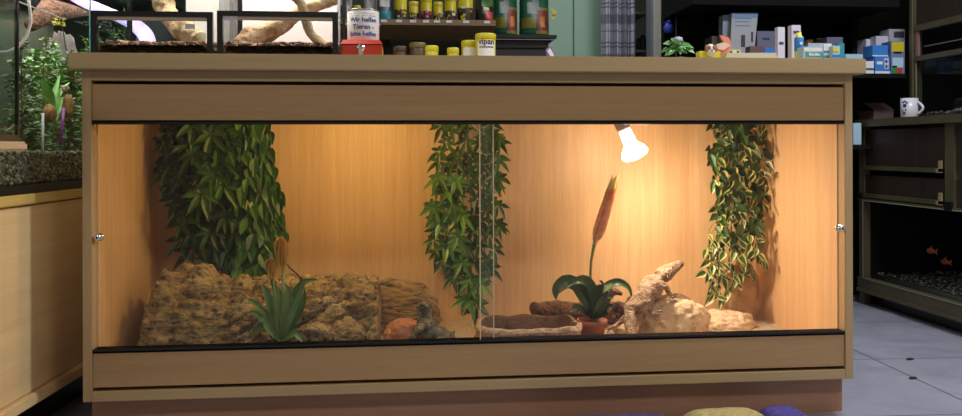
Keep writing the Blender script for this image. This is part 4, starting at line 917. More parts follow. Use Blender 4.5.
bag('food_bag', 363, 377, 18, SY_+.09, sz_, .16, mat('bag_white', (.5, .5, .5), .35), 'pale grey packet just right of the can above the tin')
bag('food_bag', 377, 393, 18, SY_+.05, sz_, .16, mat('bag_dark_blue', (.08, .10, .13), .35), 'dark packet with turquoise base right of the donation tin', specs=[('turquoise_print', .08, .95, .03, .28, mat('turquoise', (.03, .30, .36), .4)), ('white_print', .15, .8, .4, .8, WHITE)])
# black display shelf with green cat-food bags
BY = 1.62; a = at(489, 36, BY); c = at(557, 36, BY)
r = thing('display_shelf', 'black display shelf under the green bags', 'shelf', ((a.x+c.x)/2, BY+.15, 0))
bz_ = at(520, 34.5, BY).z
obj('board', MB().bbox(a.x, c.x, BY, BY+.32, bz_-.016, bz_, .002), BLACK, r)
c2 = at(550, 46, BY); obj('bracket', MB().prism([(a.x, bz_-.016), (c.x-.002, bz_-.016), (c2.x, at(550, 43, BY).z), (c2.x, at(550, 47, BY).z), (a.x, at(520, 47, BY).z)], 1, BY+.04, BY+.30), BLACK, r)
obj('body', MB().box(a.x, c2.x, BY+.05, BY+.30, 0, at(520, 47, BY).z), mat('display_dark', (.012, .011, .012), .5), r)
obj('edge_strip', MB().box(a.x, c.x-.01, BY-.002, BY, bz_-.024, bz_-.021), mat('edge_silver', (.25, .25, .25), .4, .6), r)
DG = mat('bag_green', (.018, .12, .07), .4, noise_=(12, (.012, .09, .05))); OCH = mat('print_ochre', (.22, .20, .03), .5); CATG = mat('print_cat_grey', (.22, .26, .22), .5); MRN = mat('print_maroon', (.22, .03, .02), .5)
for p0, p1, lb, g in ((494, 519, 'green pet food bag with cat picture, left one on the black shelf', 1), (520.5, 551, 'green pet food bag with cat picture, right one on the black shelf', 1)):
    RBAG = bag('food_bag', p0, p1, 34, BY+.04, bz_, .30, DG, lb, 'green pet food bags on the black shelf', .10,
        specs=[('green_swirl', .05, .5, .12, .28, OCH), ('cat_picture', .22, .62, .34, .52, CATG), ('cat_head', .40, .62, .50, .72, CATG), ('maroon_panel', .55, .93, .08, .40, MRN), ('yellow_panel', .5, .95, .40, .44, OCH), ('yellow_base', .5, .95, .03, .08, OCH), ('bowl_print', .66, .84, .14, .30, ORG)])
r = RBAG; foldp('ribbon', [(551, 8), (555, 10), (557, 14), (554, 15), (551, 11)], 1.62, .006, YDIM, r); foldp('ribbon', [(551, 18), (554, 13), (557, 15), (553, 20)], 1.63, .006, YDIM, r)
PURP = mat('purple_foil', (.25, .18, .42), .35); a = at(551, 50, 1.3)
r = thing('small_packet', 'small purple and white packet sticking out below the black shelf', 'packet', at(551, 62, .56)); foldp('wrapper', [(546, 49), (551, 46), (555, 54), (556, 72), (549, 72)], .56, .012, PURP, r); foldp('white_stripe', [(547, 51), (550, 48), (554, 55), (553, 60)], .558, .001, WHITE, r)
# ================================================================== curtain, glass door cabinet, post, dark back shelves
CY = 2.45; cm = bpy.data.materials.new('plaid_cloth'); cm.use_nodes = True; nt = cm.node_tree; b = nt.nodes['Principled BSDF']; b.inputs['Roughness'].default_value = .9
t = nt.nodes.new('ShaderNodeTexCoord'); sp = nt.nodes.new('ShaderNodeSeparateXYZ'); nt.links.new(t.outputs['UV'], sp.inputs[0])
def mth(op, *a):
    n = nt.nodes.new('ShaderNodeMath'); n.operation = op
    for i, v in enumerate(a):
        if isinstance(v, (int, float)): n.inputs[i].default_value = v
        else: nt.links.new(v, n.inputs[i])
    return n.outputs[0]
def band(v, per, lo, hi): f = mth('FRACT', mth('DIVIDE', v, per)); return mth('MULTIPLY', mth('GREATER_THAN', f, lo), mth('LESS_THAN', f, hi))
u_, v_ = sp.outputs[0], sp.outputs[1]
mxs = [(band(u_, .12, .0, .42), (.12, .13, .17)), (band(v_, .22, .32, .56), (.12, .13, .18)), (band(u_, .12, .55, .64), (.05, .05, .17)), (band(u_, .12, .78, .84), (.05, .05, .17)), (band(v_, .22, .72, .76), (.05, .05, .17)), (band(v_, .22, .82, .86), (.05, .05, .17)), (band(v_, .22, .12, .15), (.05, .05, .17))]
last = None
for f, c in mxs:
    mx = nt.nodes.new('ShaderNodeMix'); mx.data_type = 'RGBA'; ff = mth('MULTIPLY', f, .7); nt.links.new(ff, mx.inputs[0]); mx.inputs[7].default_value = (*c, 1)
    if last is None: mx.inputs[6].default_value = (.62, .63, .68, 1)
    else: nt.links.new(last, mx.inputs[6])
    last = mx.outputs[2]
nt.links.new(last, b.inputs['Base Color'])
a = at(601.5, 30, CY).x; c = at(636, 30, CY).x; m = MB(); NX, NZ = 120, 20; z0, z1 = .25, 1.9
for j in range(NZ+1):
    for i in range(NX+1):
        u = i/NX; m.v.append(Vector((a+(c-a)*u, CY+.022*math.sin(u*6.28*4)+.006*math.sin(u*31+j*.2), z0+(z1-z0)*j/NZ)))
for j in range(NZ):
    for i in range(NX): q = j*(NX+1)+i; m.face([q, q+1, q+NX+2, q+NX+1])
m.flat = True
r = thing('curtain', 'blue, grey and white plaid curtain right of the green cupboard', 'curtain', ((a+c)/2, CY, z0)); o = obj('cloth', m, cm, r, True)
uv = o.data.uv_layers.new(name='UVMap')
for lp in o.data.loops:
    vi = lp.vertex_index; uv.data[lp.index].uv = ((vi % (NX+1))/NX*.40, (vi//(NX+1))/NZ*(z1-z0))
md = o.modifiers.new('thick', 'SOLIDIFY'); md.thickness = .002
obj('curtain_rail', MB().tube([(a-.03, CY, z1+.01), (c+.03, CY, z1+.01)], .012, 10), BLACK, r, True)
# grey-framed display cabinet with slanted shelves, post
DY = 2.4; a = at(637, 30, DY).x; c = at(650, 30, DY).x
r = thing('display_cabinet', 'dim grey framed glass display cabinet between curtain and cream post', 'cabinet', ((a+c)/2, DY+.3, 0)); GREYM = mat('grey_metal', (.32, .36, .42), .4, .2); DIMC = mat('dim_brown', (.07, .055, .045), .7)
obj('back', MB().box(a, c, DY+.5, DY+.52, 0, 2.0), DIMC, r); obj('side_post', MB().box(c-.012, c, DY, DY+.03, 0, 2.0), GREYM, r)
for pz in (12, 50, -30):
    z = at(643, pz, DY).z; obj('shelf', MB().prism([(DY, z+.0), (DY, z-.012), (DY+.5, z-.012), (DY+.5, z)], 0, a, c-.012), mat('dim_tan', (.14, .10, .07), .6), r)
obj('glass_front', MB().box(a, c-.012, DY-.004, DY-.001, 0, 2.0), TANKG, r)
for k, px in enumerate((639, 643, 647)):
    q = at(px, 49, DY+.2); tag(centre(obj('dim_jar', MB().lathe([(.018, 0), (.02, .01), (.02, .07+.02*(k % 2)), (.01, .09+.02*(k % 2))], (q.x, DY+.2, at(643, 50, DY).z+.0005), 14), mat('dim_glass', (.05, .05, .045), .3), None, True)), ['left', 'middle', 'right'][k] + ' one of three dim jars low in the grey display cabinet', 'jar', 'dim jars in the display cabinet')
a = at(650.5, 30, 2.30).x; c = at(654.8, 30, 2.30).x; struct('trim_1', MB().box(a, c, 2.30, 2.38, 0, ZC), GREYM)
a = at(654.8, 30, 2.28).x; c = at(661, 30, 2.28).x; struct('trim_2', MB().box(a, c, 2.28, 2.38, 0, ZC), mat('cream_post', (.82, .78, .70), .6))
# dark back shelving behind the right half
KY = 1.50; a = at(662, 60, KY+.5).x; c = at(906, 60, KY).x; sz2 = at(880, 73.5, KY).z
DSH = mat('dark_shelf', (.006, .006, .0055), .8, spec=.15); DBK = mat('dark_olive_panel', (.012, .014, .009), .9, spec=.1)
r = thing('wall_shelving', 'dark wall shelving across the back right holding boxes', 'shelf', ((a+c)/2, KY+.25, 0))
obj('back_panel', MB().box(a, c+.5, KY+.48, KY+.50, 0, 2.0), DBK, r)
obj('shelf_board', MB().box(a, c, KY, KY+.48, sz2-.02, sz2), DSH, r); pz0 = at(856, 145, 1.55).z; obj('shelf_board', MB().box(a, c, KY, KY+.48, pz0-.0205, pz0-.0005), DSH, r)
zt = at(760, 7, KY+.1).z; obj('top_board', MB().box(a, c, KY+.05, KY+.48, zt, zt+.2), DSH, r)
for px, w in ((711, .02), (845, .03)):
    x = at(px, 40, KY+.4).x; obj('upright', MB().box(x-w/2, x+w/2, KY+.30, KY+.48, 0, zt), DSH, r)
obj('upright', MB().box(a-.01, a, KY+.44, KY+.48, 0, zt), DSH, r)
x = at(676, 20, KY+.42).x; obj('rod', MB().tube([(x, KY+.42, sz2), (x, KY+.42, zt)], .003, 8), mat('rod_grey', (.3, .3, .28), .4), r, True)
SHELFITEMS(); SHELFITEMS2(); SHELFITEMS3()
YJ = KY+.30
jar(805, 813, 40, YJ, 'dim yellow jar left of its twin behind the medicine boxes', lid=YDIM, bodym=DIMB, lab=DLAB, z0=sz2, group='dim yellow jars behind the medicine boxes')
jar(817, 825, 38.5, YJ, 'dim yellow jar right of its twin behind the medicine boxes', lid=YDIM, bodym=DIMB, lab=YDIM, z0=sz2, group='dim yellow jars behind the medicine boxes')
# blue hanging toy
q = at(668.5, 28, KY+.40); r = thing('blue_toy', 'small bright blue bird toy hanging above the green plant', 'toy', q); BT = mat('toy_blue', (.04, .08, .55), .4)
obj('body', rock_mb(q, (.024, .022, .028), 3, .15, 3, .05), BT, r, True); obj('head', rock_mb(q+Vector((.002, -.005, .027)), (.012, .012, .012), 6, .1, 3, 0), mat('toy_navy', (.02, .03, .25), .4), r, True)
obj('beak', MB().tube([q+Vector((-.008, -.006, .027)), q+Vector((-.03, -.008, .022))], [.006, .001], 8), mat('toy_navy', (0, 0, 0)), r)
obj('hanging_string', MB().tube([q+Vector((.002, -.004, .037)), Vector((q.x+.002, KY+.396, zt))], .0012, 6), BLACK, r)
# folders and boxes on that shelf
GRP = 'boxes on the dark back shelf'
def leanbook(px, Y, label, m_, m2, group=None):
    # px: 4 outline points bottom-left, bottom-right, top-right, top-left
    P = [at(x, y, Y) for x, y in px]; zb = sz2+.0005; P[0].z = zb; P[1].z = zb
    r = thing('leaflet_box', label, 'box', ((P[0].x+P[1].x)/2, Y, zb), 0, group); mb = MB().prism([(p.x, p.z) for p in P], 1, Y, Y+.05); obj('carton', mb, m_, r)
    a_, b_, c_, d_ = P; u = .90; q = [d_.lerp(a_, .08), c_.lerp(b_, .08), c_, d_]
    obj('top_band', MB().prism([(p.x, p.z) for p in q], 1, Y-.0012, Y-.0002), m2, r); return r, P
GRYW = mat('card_grey_white', (.40, .40, .43), .6); BANDB = mat('band_blue_grey', (.17, .27, .42), .6)
r, P = leanbook([(729, 70), (752, 70), (758, 13), (732, 13)], KY+.10, 'leaning grey-white leaflet box with blue top edge', GRYW, BANDB)
for y_, x0_, x1_ in ((18, 735, 752), (21, 735, 750), (25, 735, 750)):
    obj('print_line', MB().prism([(at(x0_, y_, KY+.1).x, at(x0_, y_, KY+.1).z), (at(x1_, y_, KY+.1).x, at(x1_, y_, KY+.1).z), (at(x1_, y_+1, KY+.1).x, at(x1_, y_+1, KY+.1).z), (at(x0_, y_+1, KY+.1).x, at(x0_, y_+1, KY+.1).z)], 1, KY+.0985, KY+.0995), BANDB, r)
for px0, px1, y0_, y1_ in ((741, 745, 35, 47), (751, 753, 32, 42)):
    A_ = at(px0, y0_, KY+.1); B_ = at(px1, y1_, KY+.1); obj('dark_mark', MB().box(A_.x, B_.x, KY+.0985, KY+.0995, B_.z, A_.z), INK, r)
leanbook([(722, 70), (730, 70), (732, 15), (723, 15)], KY+.14, 'narrow pale blue folder left of the leaning leaflet box', mat('folder_blue_grey', (.28, .33, .40), .6), BANDB)
def shbox(px0, px1, pt, Y, dp, m_, label, specs=(), txt=None, grp=GRP):
    return medbox(px0, px1, pt, Y, m_, label, specs, txt, z0=sz2+.0005, depth=dp, group=grp)
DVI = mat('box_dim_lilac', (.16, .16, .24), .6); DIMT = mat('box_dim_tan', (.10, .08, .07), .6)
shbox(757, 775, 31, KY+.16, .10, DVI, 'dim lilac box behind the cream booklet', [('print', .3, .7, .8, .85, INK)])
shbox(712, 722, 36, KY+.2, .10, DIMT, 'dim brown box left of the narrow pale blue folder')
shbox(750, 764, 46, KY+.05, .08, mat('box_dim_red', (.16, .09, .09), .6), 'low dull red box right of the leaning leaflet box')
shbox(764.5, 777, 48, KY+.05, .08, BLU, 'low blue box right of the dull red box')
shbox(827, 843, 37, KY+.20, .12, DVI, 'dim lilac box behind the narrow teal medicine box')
shbox(866, 868+8, 39, KY+.22, .08, VIO, 'pale lilac box at the back, left of the stacked blue boxes')
shbox(876, 891, 36, KY+.17, .05, VIO, 'pale lilac box half behind the stacked blue boxes')
Yb = KY+.03; ra = shbox(875, 890, 56.5, Yb, .09, BLU, 'bright blue box with a white base band, under another blue box', [('white_base', 0, 1, 0, .16, WHITE), ('logo', .12, .5, .55, .72, WHITE), ('picture', .62, .9, .3, .9, VIO), ('red_dots', .68, .82, .35, .5, RLAB), ('red_dots', .68, .82, .65, .8, RLAB)])
A_ = at(873, 45, Yb); B_ = at(888.5, 55.8, Yb); r = thing('medicine_box', 'blue box lying on top of the bright blue box', 'box', ((A_.x+B_.x)/2, Yb+.04, at(875, 56.5, Yb).z), 0, GRP)
obj('carton', MB().bbox(A_.x, B_.x, Yb+.004, Yb+.085, at(875, 56.5, Yb).z+.0008, A_.z, .001), BLU, r); obj('white_edge', MB().box(A_.x, B_.x, Yb+.0028, Yb+.0038, at(875, 56.5, Yb).z+.001, B_.z+.003), WHITE, r)
r = shbox(866, 874, 61, Yb-.0, .09, WHITE, 'small white box left of the bright blue box', [('grey_band', 0, 1, .3, .45, INK)])
shbox(889, 905, 29, KY+.16, .08, GRYW, 'tall grey-white box behind the box with a yellow top', [('pattern', .3, .95, .82, .95, INK)])
shbox(891, 904.5, 41, Yb, .08, mat('box_slate_blue', (.16, .20, .38), .5), 'box with a yellow top and landscape picture by the olive post', [('yellow_top', .05, .95, .68, .97, YEL), ('black_arc', .2, .8, .62, .68, BLACK), ('pale_sky', .1, .9, .2, .5, LBLU), ('red_fruit', .45, .8, .02, .2, RLAB), ('green_field', .05, .45, .02, .25, GRL)])
# ================================================================== RIGHT AQUARIUM RACK
RX = 1.93                                        # its lower front plane faces -x
def rxz(px, py): p = atx(px, py, RX); return p.y, p.z
yf = rxz(859, 200)[0]; yn = .35; zc1 = atx(862, 120, RX).z; zc0 = atx(862, 127, RX).z
r = thing('aquarium_rack', 'long dark olive-framed aquarium rack on the right with drawers over a tank', 'rack', (RX+.25, (yf+yn)/2, 0))
obj('counter', MB().box(RX-.02, RX+.55, yn, yf, zc0, zc1), OLIVE, r)
zd1 = atx(862, 128, RX).z-.002; zd1b = atx(862, 168.5, RX).z; zd2 = atx(862, 173, RX).z; zd2b = atx(862, 196, RX).z; zt1 = atx(866, 201, RX).z; zt0 = atx(866, 278, RX).z; zr0 = atx(862, 291, RX).z
yp = atx(949, 180, RX).y
obj('far_post', MB().box(RX, RX+.03, yf-.045, yf, 0, zc0), OLIVE, r)
obj('mid_post', MB().box(RX-.004, RX+.03, yp-.035, yp+.02, zt1, zc0), OLIVE, r)
for z0, z1 in ((zd1b, zd1), (zd2b, zd2)):
    d = obj('drawer', MB().box(RX+.004, RX+.022, yp+.035, yf-.05, z0, z1-.008), DARKW, r)
    obj('drawer_rail', MB().box(RX-.008, RX+.006, yp+.05, yf-.05, z0-.004, z0+.014), OLIVE, d)
    obj('corner_bracket', MB().box(RX-.012, RX-.006, yp+.03, yp+.05, z0+.0, z0+.045).box(RX-.012, RX-.006, yp+.03, yp+.065, z0-.004, z0+.012), mat('bracket_tan', (.32, .25, .14), .4), d)
    d = obj('drawer', MB().box(RX+.004, RX+.022, yn, yp-.04, z0, z1-.008), DARKW, r)
obj('rail', MB().box(RX-.008, RX+.03, yn, yf, zt1, zd2b-.01), OLIVE, r)
obj('black_joint', MB().box(RX-.012, RX+.03, yp-.03, yp+.015, zt1-.004, zd2b+.012).box(RX-.012, RX+.03, yf-.035, yf-.003, zd2b-.012, zd2b+.016), BLACK, r)
obj('bottom_rail', MB().box(RX-.008, RX+.03, yn, yf, zr0+.012, zt0), OLIVE, r)
obj('lower_lip', MB().box(RX-.016, RX+.03, yn, yf, zr0, zr0+.014), OLIVE, r)
obj('base_shelf', MB().box(RX+.03, RX+.55, yn, yf, zr0, zr0+.03), DSH, r)
obj('back', MB().box(RX+.54, RX+.56, yn, yf, 0, zc0), DSH, r); obj('far_side', MB().box(RX+.03, RX+.54, yf-.02, yf, 0, zc0), DSH, r)
obj('toe_board', MB().box(RX+.05, RX+.07, yn, yf-.03, 0, zr0), BLACK, r)
ti = RX+.032
r = thing('aquarium', 'dark lower aquarium with gravel inside the right rack', 'aquarium', (RX+.25, (yf+yn)/2, zr0+.03))
obj('front_glass', MB().box(ti, ti+.006, yn+.01, yf-.05, zr0+.0305, zt1+.01), TANKG, r)
obj('frame_edge', MB().box(RX-.010, RX-.0082, yn, yf-.046, zt0-.003, zt0).box(RX-.010, RX-.0082, yf-.050, yf-.046, zt0, zt1).box(RX-.010, RX-.0082, yn, yf-.046, zt1, zt1+.004), mat('pale_edge', (.30, .29, .20), .4), r)
obj('tank_back', MB().box(RX+.50, RX+.51, yn+.01, yf-.05, zr0+.031, zt1), mat('tank_back_dark', (.012, .022, .020), .6), r)
GRV = [mat('gravel_grey', (.10, .08, .075), .7), mat('gravel_dark', (.035, .03, .026), .7), mat('gravel_pale', (.22, .19, .17), .7)]
def gravel(poly_fn, n, size, label, mats=GRV, seed=1, base=None, cat='gravel'):
    rnd = random.Random(seed); m = MB()
    if base: m.box(*base, 1)
    for i in range(n):
        p = poly_fn(rnd); s_ = size*rnd.uniform(.6, 1.3); bm = bmesh.new(); bmesh.ops.create_icosphere(bm, subdivisions=1, radius=1)
        M = Matrix.Translation(p) @ Matrix.Rotation(rnd.uniform(0, 6), 4, 'Z') @ Matrix.Diagonal((s_, s_*rnd.uniform(.6, 1), s_*rnd.uniform(.5, .8), 1)); m.addbm(bm, rnd.choice((0, 0, 1, 2)), M)
    return tag(obj('gravel', m, mats, None, True), label, cat, kind='stuff')
gz = zr0+.0315
gravel(lambda q: Vector((q.uniform(ti+.014, RX+.47), q.uniform(yn+.03, yf-.07), gz+.05+q.uniform(0, .012))), 1700, .007, 'dark gravel on the floor of the right rack aquarium', base=(ti+.008, RX+.49, yn+.012, yf-.052, gz, gz+.05))
light('rack_tank_glow', 'AREA', (RX+.28, 1.0, zt1-.005), .05, (.6, .8, .9), shape='RECTANGLE', size=.3, size_y=1.0)
FISH = mat('fish_orange', (.45, .09, .04), .4)
for k, (px, py, dx) in enumerate(((931, 251, .10), (945, 262, .14))):
    p = atx(px, py, RX+dx); fr = thing('goldfish', ['orange fish higher up in the dark right aquarium', 'orange fish lower down in the dark right aquarium'][k], 'fish', p, 0, 'orange fish in the right aquarium')
    mb = rock_mb(p, (.010, .028, .012), 4+k, .03, 3, 0); mb.prism([(p.y-.022, p.z), (p.y-.045, p.z+.016), (p.y-.038, p.z), (p.y-.045, p.z-.014)], 0, p.x-.001, p.x+.001)
    obj('body', mb, FISH, fr, True); obj('fin', MB().prism([(p.y-.006, p.z+.010), (p.y+.012, p.z+.011), (p.y-.010, p.z+.024)], 0, p.x-.0008, p.x+.0008), FISH, fr)
# upper recessed part
UX = RX+.22; yu = atx(909, 60, UX).y
r = thing('upper_rack', 'olive-framed upper tank rack above the right counter', 'rack', (UX+.2, (yu+yn)/2, zc1))
def uz(px, py): return atx(px, py, UX).z
zA1 = uz(909, 27); zA0 = uz(909, 33); zB1 = uz(912, 57); zB0 = uz(912, 62); top_ = 2.1; zs = zc1+.0006
obj('post', MB().box(UX, UX+.035, yu-.045, yu, zs, top_), OLIVE, r); obj('post_edge', MB().box(UX-.004, UX, yu-.034, yu-.016, zs, top_), mat('olive_light', (.17, .15, .09), .4, .2), r)
obj('rail', MB().box(UX-.002, UX+.03, yn, yu-.045, zA0, zA1), OLIVE, r); obj('rail', MB().box(UX-.002, UX+.03, yn, yu-.045, zB0, zB1), OLIVE, r)
obj('upper_panel', MB().box(UX+.006, UX+.02, yn, yu-.045, zA1, top_), DARKW, r)
obj('pink_strip', MB().box(UX+.004, UX+.012, yu-.066, yu-.047, zB1, zA0), mat('pink_strip', (.30, .17, .16), .5), r)
obj('slim_bar', MB().box(UX+.03, UX+.04, yn, yu-.066, (zB1+zA0)/2-.015, (zB1+zA0)/2-.011), mat('bar_grey', (.20, .18, .18), .4), r)
obj('back', MB().box(UX+.30, UX+.32, yn, yu, zs, top_), mat('rack_back', (.03, .022, .025), .7), r); obj('far_side', MB().box(UX+.035, UX+.30, yu-.02, yu, zs, top_), DSH, r)
r = thing('aquarium', 'upper tank with dim purple-brown gravel behind the mug', 'aquarium', (UX+.15, (yu+yn)/2, zs))
obj('front_glass', MB().box(UX+.004, UX+.010, yn, yu-.047, zs, zB0), TANKG, r); obj('glass_edge', MB().box(UX+.001, UX+.004, yu-.052, yu-.048, zs+.0, zB0), mat('pale_edge', (0, 0, 0)), r)
obj('inner_back', MB().box(UX+.27, UX+.28, yn, yu-.047, zs, zB0), mat('tank_back_brown', (.045, .035, .04), .7), r)
gravel(lambda q: Vector((q.uniform(UX+.02, UX+.25), q.uniform(yn+.02, yu-.07), zs+.022+q.uniform(0, .010))), 1300, .006, 'purple-brown gravel in the upper right tank', [mat('gravel_plum', (.20, .13, .15), .7), mat('gravel_plum_dark', (.07, .045, .055), .7), mat('gravel_plum_pale', (.36, .27, .29), .7)], 4, (UX+.012, UX+.26, yn+.005, yu-.055, zs+.001, zs+.022))
# mug on the counter
mp_ = atx(909.5, 118, RX+.10); mr = 8.2*(mp_-CP).dot(Fv)/F; mh = .088
r = thing('mug', 'white mug with a blue paw pattern on the right rack counter', 'mug', (mp_.x, mp_.y, zc1)); o = Vector((mp_.x, mp_.y, zc1+.0006))
MUGW = mat('mug_white', (.62, .62, .66), .25)
obj('body', MB().lathe([(mr*.9, 0), (mr, .003), (mr, mh), (mr*.93, mh), (mr*.92, .006), (.001, .005)], o, 32), MUGW, r, True)
hd3 = Vector((Rv.x*.6-.2, -.72, 0)).normalized(); hs = [o+hd3*(mr*.95+.026*math.sin(math.pi*k/8))+Vector((0, 0, .016+.056*k/8)) for k in range(9)]
obj('handle', MB().tube(hs, .0055, 10), MUGW, r, True)
vd = (CP-o); vd.z = 0; ang0 = math.atan2(vd.x, -vd.y); m = MB()
for da, zz, s_ in ((-.55, .055, .009), (-.75, .070, .005), (-.5, .073, .005), (-.30, .067, .005), (-.62, .022, .007), (-.8, .034, .004), (-.42, .036, .004)):
    w = wrap(MB().lathe([(s_, 0), (s_*.6, .0005)], (0, 0, 0), 10), mr, zz, ang0+da)
    n0 = len(m.v); m.v += [v+o for v in w.v]; m.f += [[i+n0 for i in f] for f in w.f]; m.m += [0]*len(w.f)
obj('paw_print', m, mat('mug_blue', (.04, .05, .22), .4), r)
p = atx(955, 110, RX+.02); foil = rock_mb((p.x+.03, p.y, zc1+.014), (.03, .05, .012), 8, .35, 4, .3, zc1+.0008)
tag(centre(obj('foil_packet', foil, mat('foil', (.35, .35, .40), .2, .9))), 'crumpled silver foil packet at the right edge of the counter', 'packet')
p = atx(872, 112, RX+.16); r = thing('cardboard_box', 'dim open brown carton on the counter left of the mug', 'box', (p.x, p.y, zc1))
obj('carton', MB().box(p.x-.05, p.x+.05, p.y-.10, p.y+.05, zc1+.0008, zc1+.05), mat('dim_carton', (.10, .055, .05), .8), r); obj('flap', MB().prism([(p.y-.10, zc1+.05), (p.y-.10, zc1+.054), (p.y-.02, zc1+.09), (p.y-.02, zc1+.086)], 0, p.x-.05, p.x+.05), mat('dim_carton', (0, 0, 0)), r)
# blue packet and small yellow thing seen past the cabinet's right edge
p = at(856, 137, 1.55); r = thing('blue_packet', 'blue packet standing in the dark behind the cabinet right edge', 'packet', (p.x, 1.57, .5705))
pz = at(856, 145, 1.55).z; r.location.z = pz; obj('wrapper', MB().bbox(at(850, 137, 1.55).x, at(858, 137, 1.55).x, 1.52, 1.56, pz, at(856, 123, 1.52).z, .002), LBLU, r)
# ================================================================== LEFT AQUARIUM CABINET
ang = -.061; P0 = CP + Fv*2.35 + Rv*(-1.1225); P0.z = 0; Mr = Matrix.Translation(P0) @ Matrix.Rotation(ang, 4, 'Z')
# local frame: +x out of its face (to the right), +y away from camera
r = thing('aquarium_cabinet', 'light maple cabinet under the big planted aquarium on the left', 'cabinet', P0, ang)
def L(name, mb, m_, par, sm=False): return obj(name, mb, m_, par, sm, local=True)
y0, y1 = -.42, .97
L('carcass', MB().box(-.5, -.022, y0, y1, .13, .592), MAPLE_Y, r); L('face_panel', MB().bbox(-.022, -.004, y0, y1, .128, .590, .001), MAPLE_Y, r)
L('top_board', MB().bbox(-.5, .008, y0, y1, .594, .620, .003), wood('maple_rail', (.66, .46, .14), (.58, .40, .11), 1, .6), r); L('bottom_rail', MB().bbox(-.5, .012, y0, y1, .098, .126, .003), MAPLE_Y, r)
L('plinth', MB().box(-.48, -.06, y0, y1, 0, .098), BLACK, r)
r = thing('planted_aquarium', 'large planted aquarium full of green weed at the far left', 'aquarium', P0+Vector((0, 0, .621)), ang)
zb = 0; D1 = .95; D0 = -.42; H = .62
def L2(*a, **k): return L(*a, **k)
L('base_strip', MB().box(-.5, .004, D0, D1, 0, .022), BLACK, r)
L('front_glass', MB().box(-.004, .004, D0, D1, .022, H), TANKG, r); L('end_glass', MB().box(-.5, -.004, D1-.008, D1, .022, H), TANKG, r)
for sy_ in (.09, .40): L('glass_seam', MB().box(.0041, .006, sy_-.004, sy_+.003, .022, H), TEAL, r)
L('corner_edge', MB().box(.0, .006, D1-.006, D1+.002, .022, H), TEAL, r); L('tank_back', MB().box(-.5, -.49, D0, D1, .022, H), mat('tank_back_green', (.075, .085, .055), .8, noise_=(8, (.12, .13, .085))), r)
L('top_trim', MB().box(-.5, .004, D0, D1, H, H+.03), BLACK, r)
ar = wm(r)
light('aquarium_glow', 'AREA', ar @ Vector((-.22, .26, H-.012)), 9.0, (1, .93, .88), shape='RECTANGLE', size=.36, size_y=1.3)
GB = [mat('pebble_brown', (.12, .085, .045), .7), mat('pebble_dark', (.04, .032, .018), .7), mat('pebble_pale', (.30, .24, .14), .7)]
def gfn(q): return ar @ Vector((q.uniform(-.47, -.014), q.uniform(D0+.02, .5), .09+q.uniform(0, .010)))
g = gravel(gfn, 1300, .0065, 'brown and cream gravel in the big left aquarium', GB, 7)
rnd = random.Random(3); m = MB()
for i in range(2600):
    p = ar @ Vector((-.012+rnd.uniform(-.004, .002), rnd.uniform(D0+.01, .15), rnd.uniform(.026, .10))); s_ = .0055*rnd.uniform(.6, 1.2)
    bm = bmesh.new(); bmesh.ops.create_icosphere(bm, subdivisions=1, radius=s_); m.addbm(bm, rnd.choice((0, 0, 1, 2)), Matrix.Translation(p))
m.v += [ar @ Vector(p) for p in ((-.018, D0+.01, .024), (-.47, D0+.01, .024), (-.47, D1-.012, .024), (-.018, D1-.012, .024), (-.018, D0+.01, .09), (-.47, D0+.01, .09), (-.47, D1-.012, .09), (-.018, D1-.012, .09))]
n0 = len(m.v)-8
for q in ((0, 3, 2, 1), (4, 5, 6, 7), (0, 1, 5, 4), (1, 2, 6, 5), (2, 3, 7, 6), (3, 0, 4, 7)): m.face([n0+i for i in q], 1)
tag(obj('gravel_bed', m, GB, None, True), 'gravel bed seen through the lower glass of the left aquarium', 'gravel', kind='stuff')
def lp(px, py, dx):                      # point on local plane x = dx of the aquarium
    d = ray(px, py); n = Matrix.Rotation(ang, 3, 'Z') @ Vector((1, 0, 0)); p = P0+n*dx; return CP+d*((p-CP).dot(n)/d.dot(n))
AG = [mat('weed_green', (.10, .24, .05), .5), mat('weed_olive', (.16, .20, .06), .5), mat('weed_bright', (.20, .42, .08), .5), mat('weed_dark', (.035, .09, .025), .5)]
def weed(px, pb, pt, dx, n, L_, label, mis=(0, 1, 2), w=.42, name='water_plant', grp='water weeds in the left aquarium'):
    a = lp(px, pb, dx); b_ = lp(px+random.uniform(-2, 2), pt, dx); inv = ar.inverted(); a = inv @ a; a.z = .10; b_ = inv @ b_
    r = thing(name, label, 'plant', ar @ a, ang, grp); m = MB(); m.flat = True
    for i in range(n):
        t_ = random.random(); p = a.lerp(b_, t_); an = random.uniform(0, 6.28); d = Vector((math.cos(an), math.sin(an), random.uniform(-.1, .9)))
        l = L_*random.uniform(.6, 1.2)*(1-.3*t_); q = p+Vector((random.uniform(-.01, .01), random.uniform(-.012, .012), 0)); m.leaf(q, d, Vector((.4, 0, 1)), l, l*w, random.choice(mis), droop=.2, seg=3)
    for v in m.v:
        v.x = min(max(v.x, -.485), -.012); v.y = min(max(v.y, D0+.02), D1-.012); v.z = min(max(v.z, .10), H-.03)
    m.v = [ar @ v for v in m.v]; obj('foliage', m, AG, r)
    obj('stem', MB().tube([ar @ a, ar @ b_], .002, 6), STEM, r)
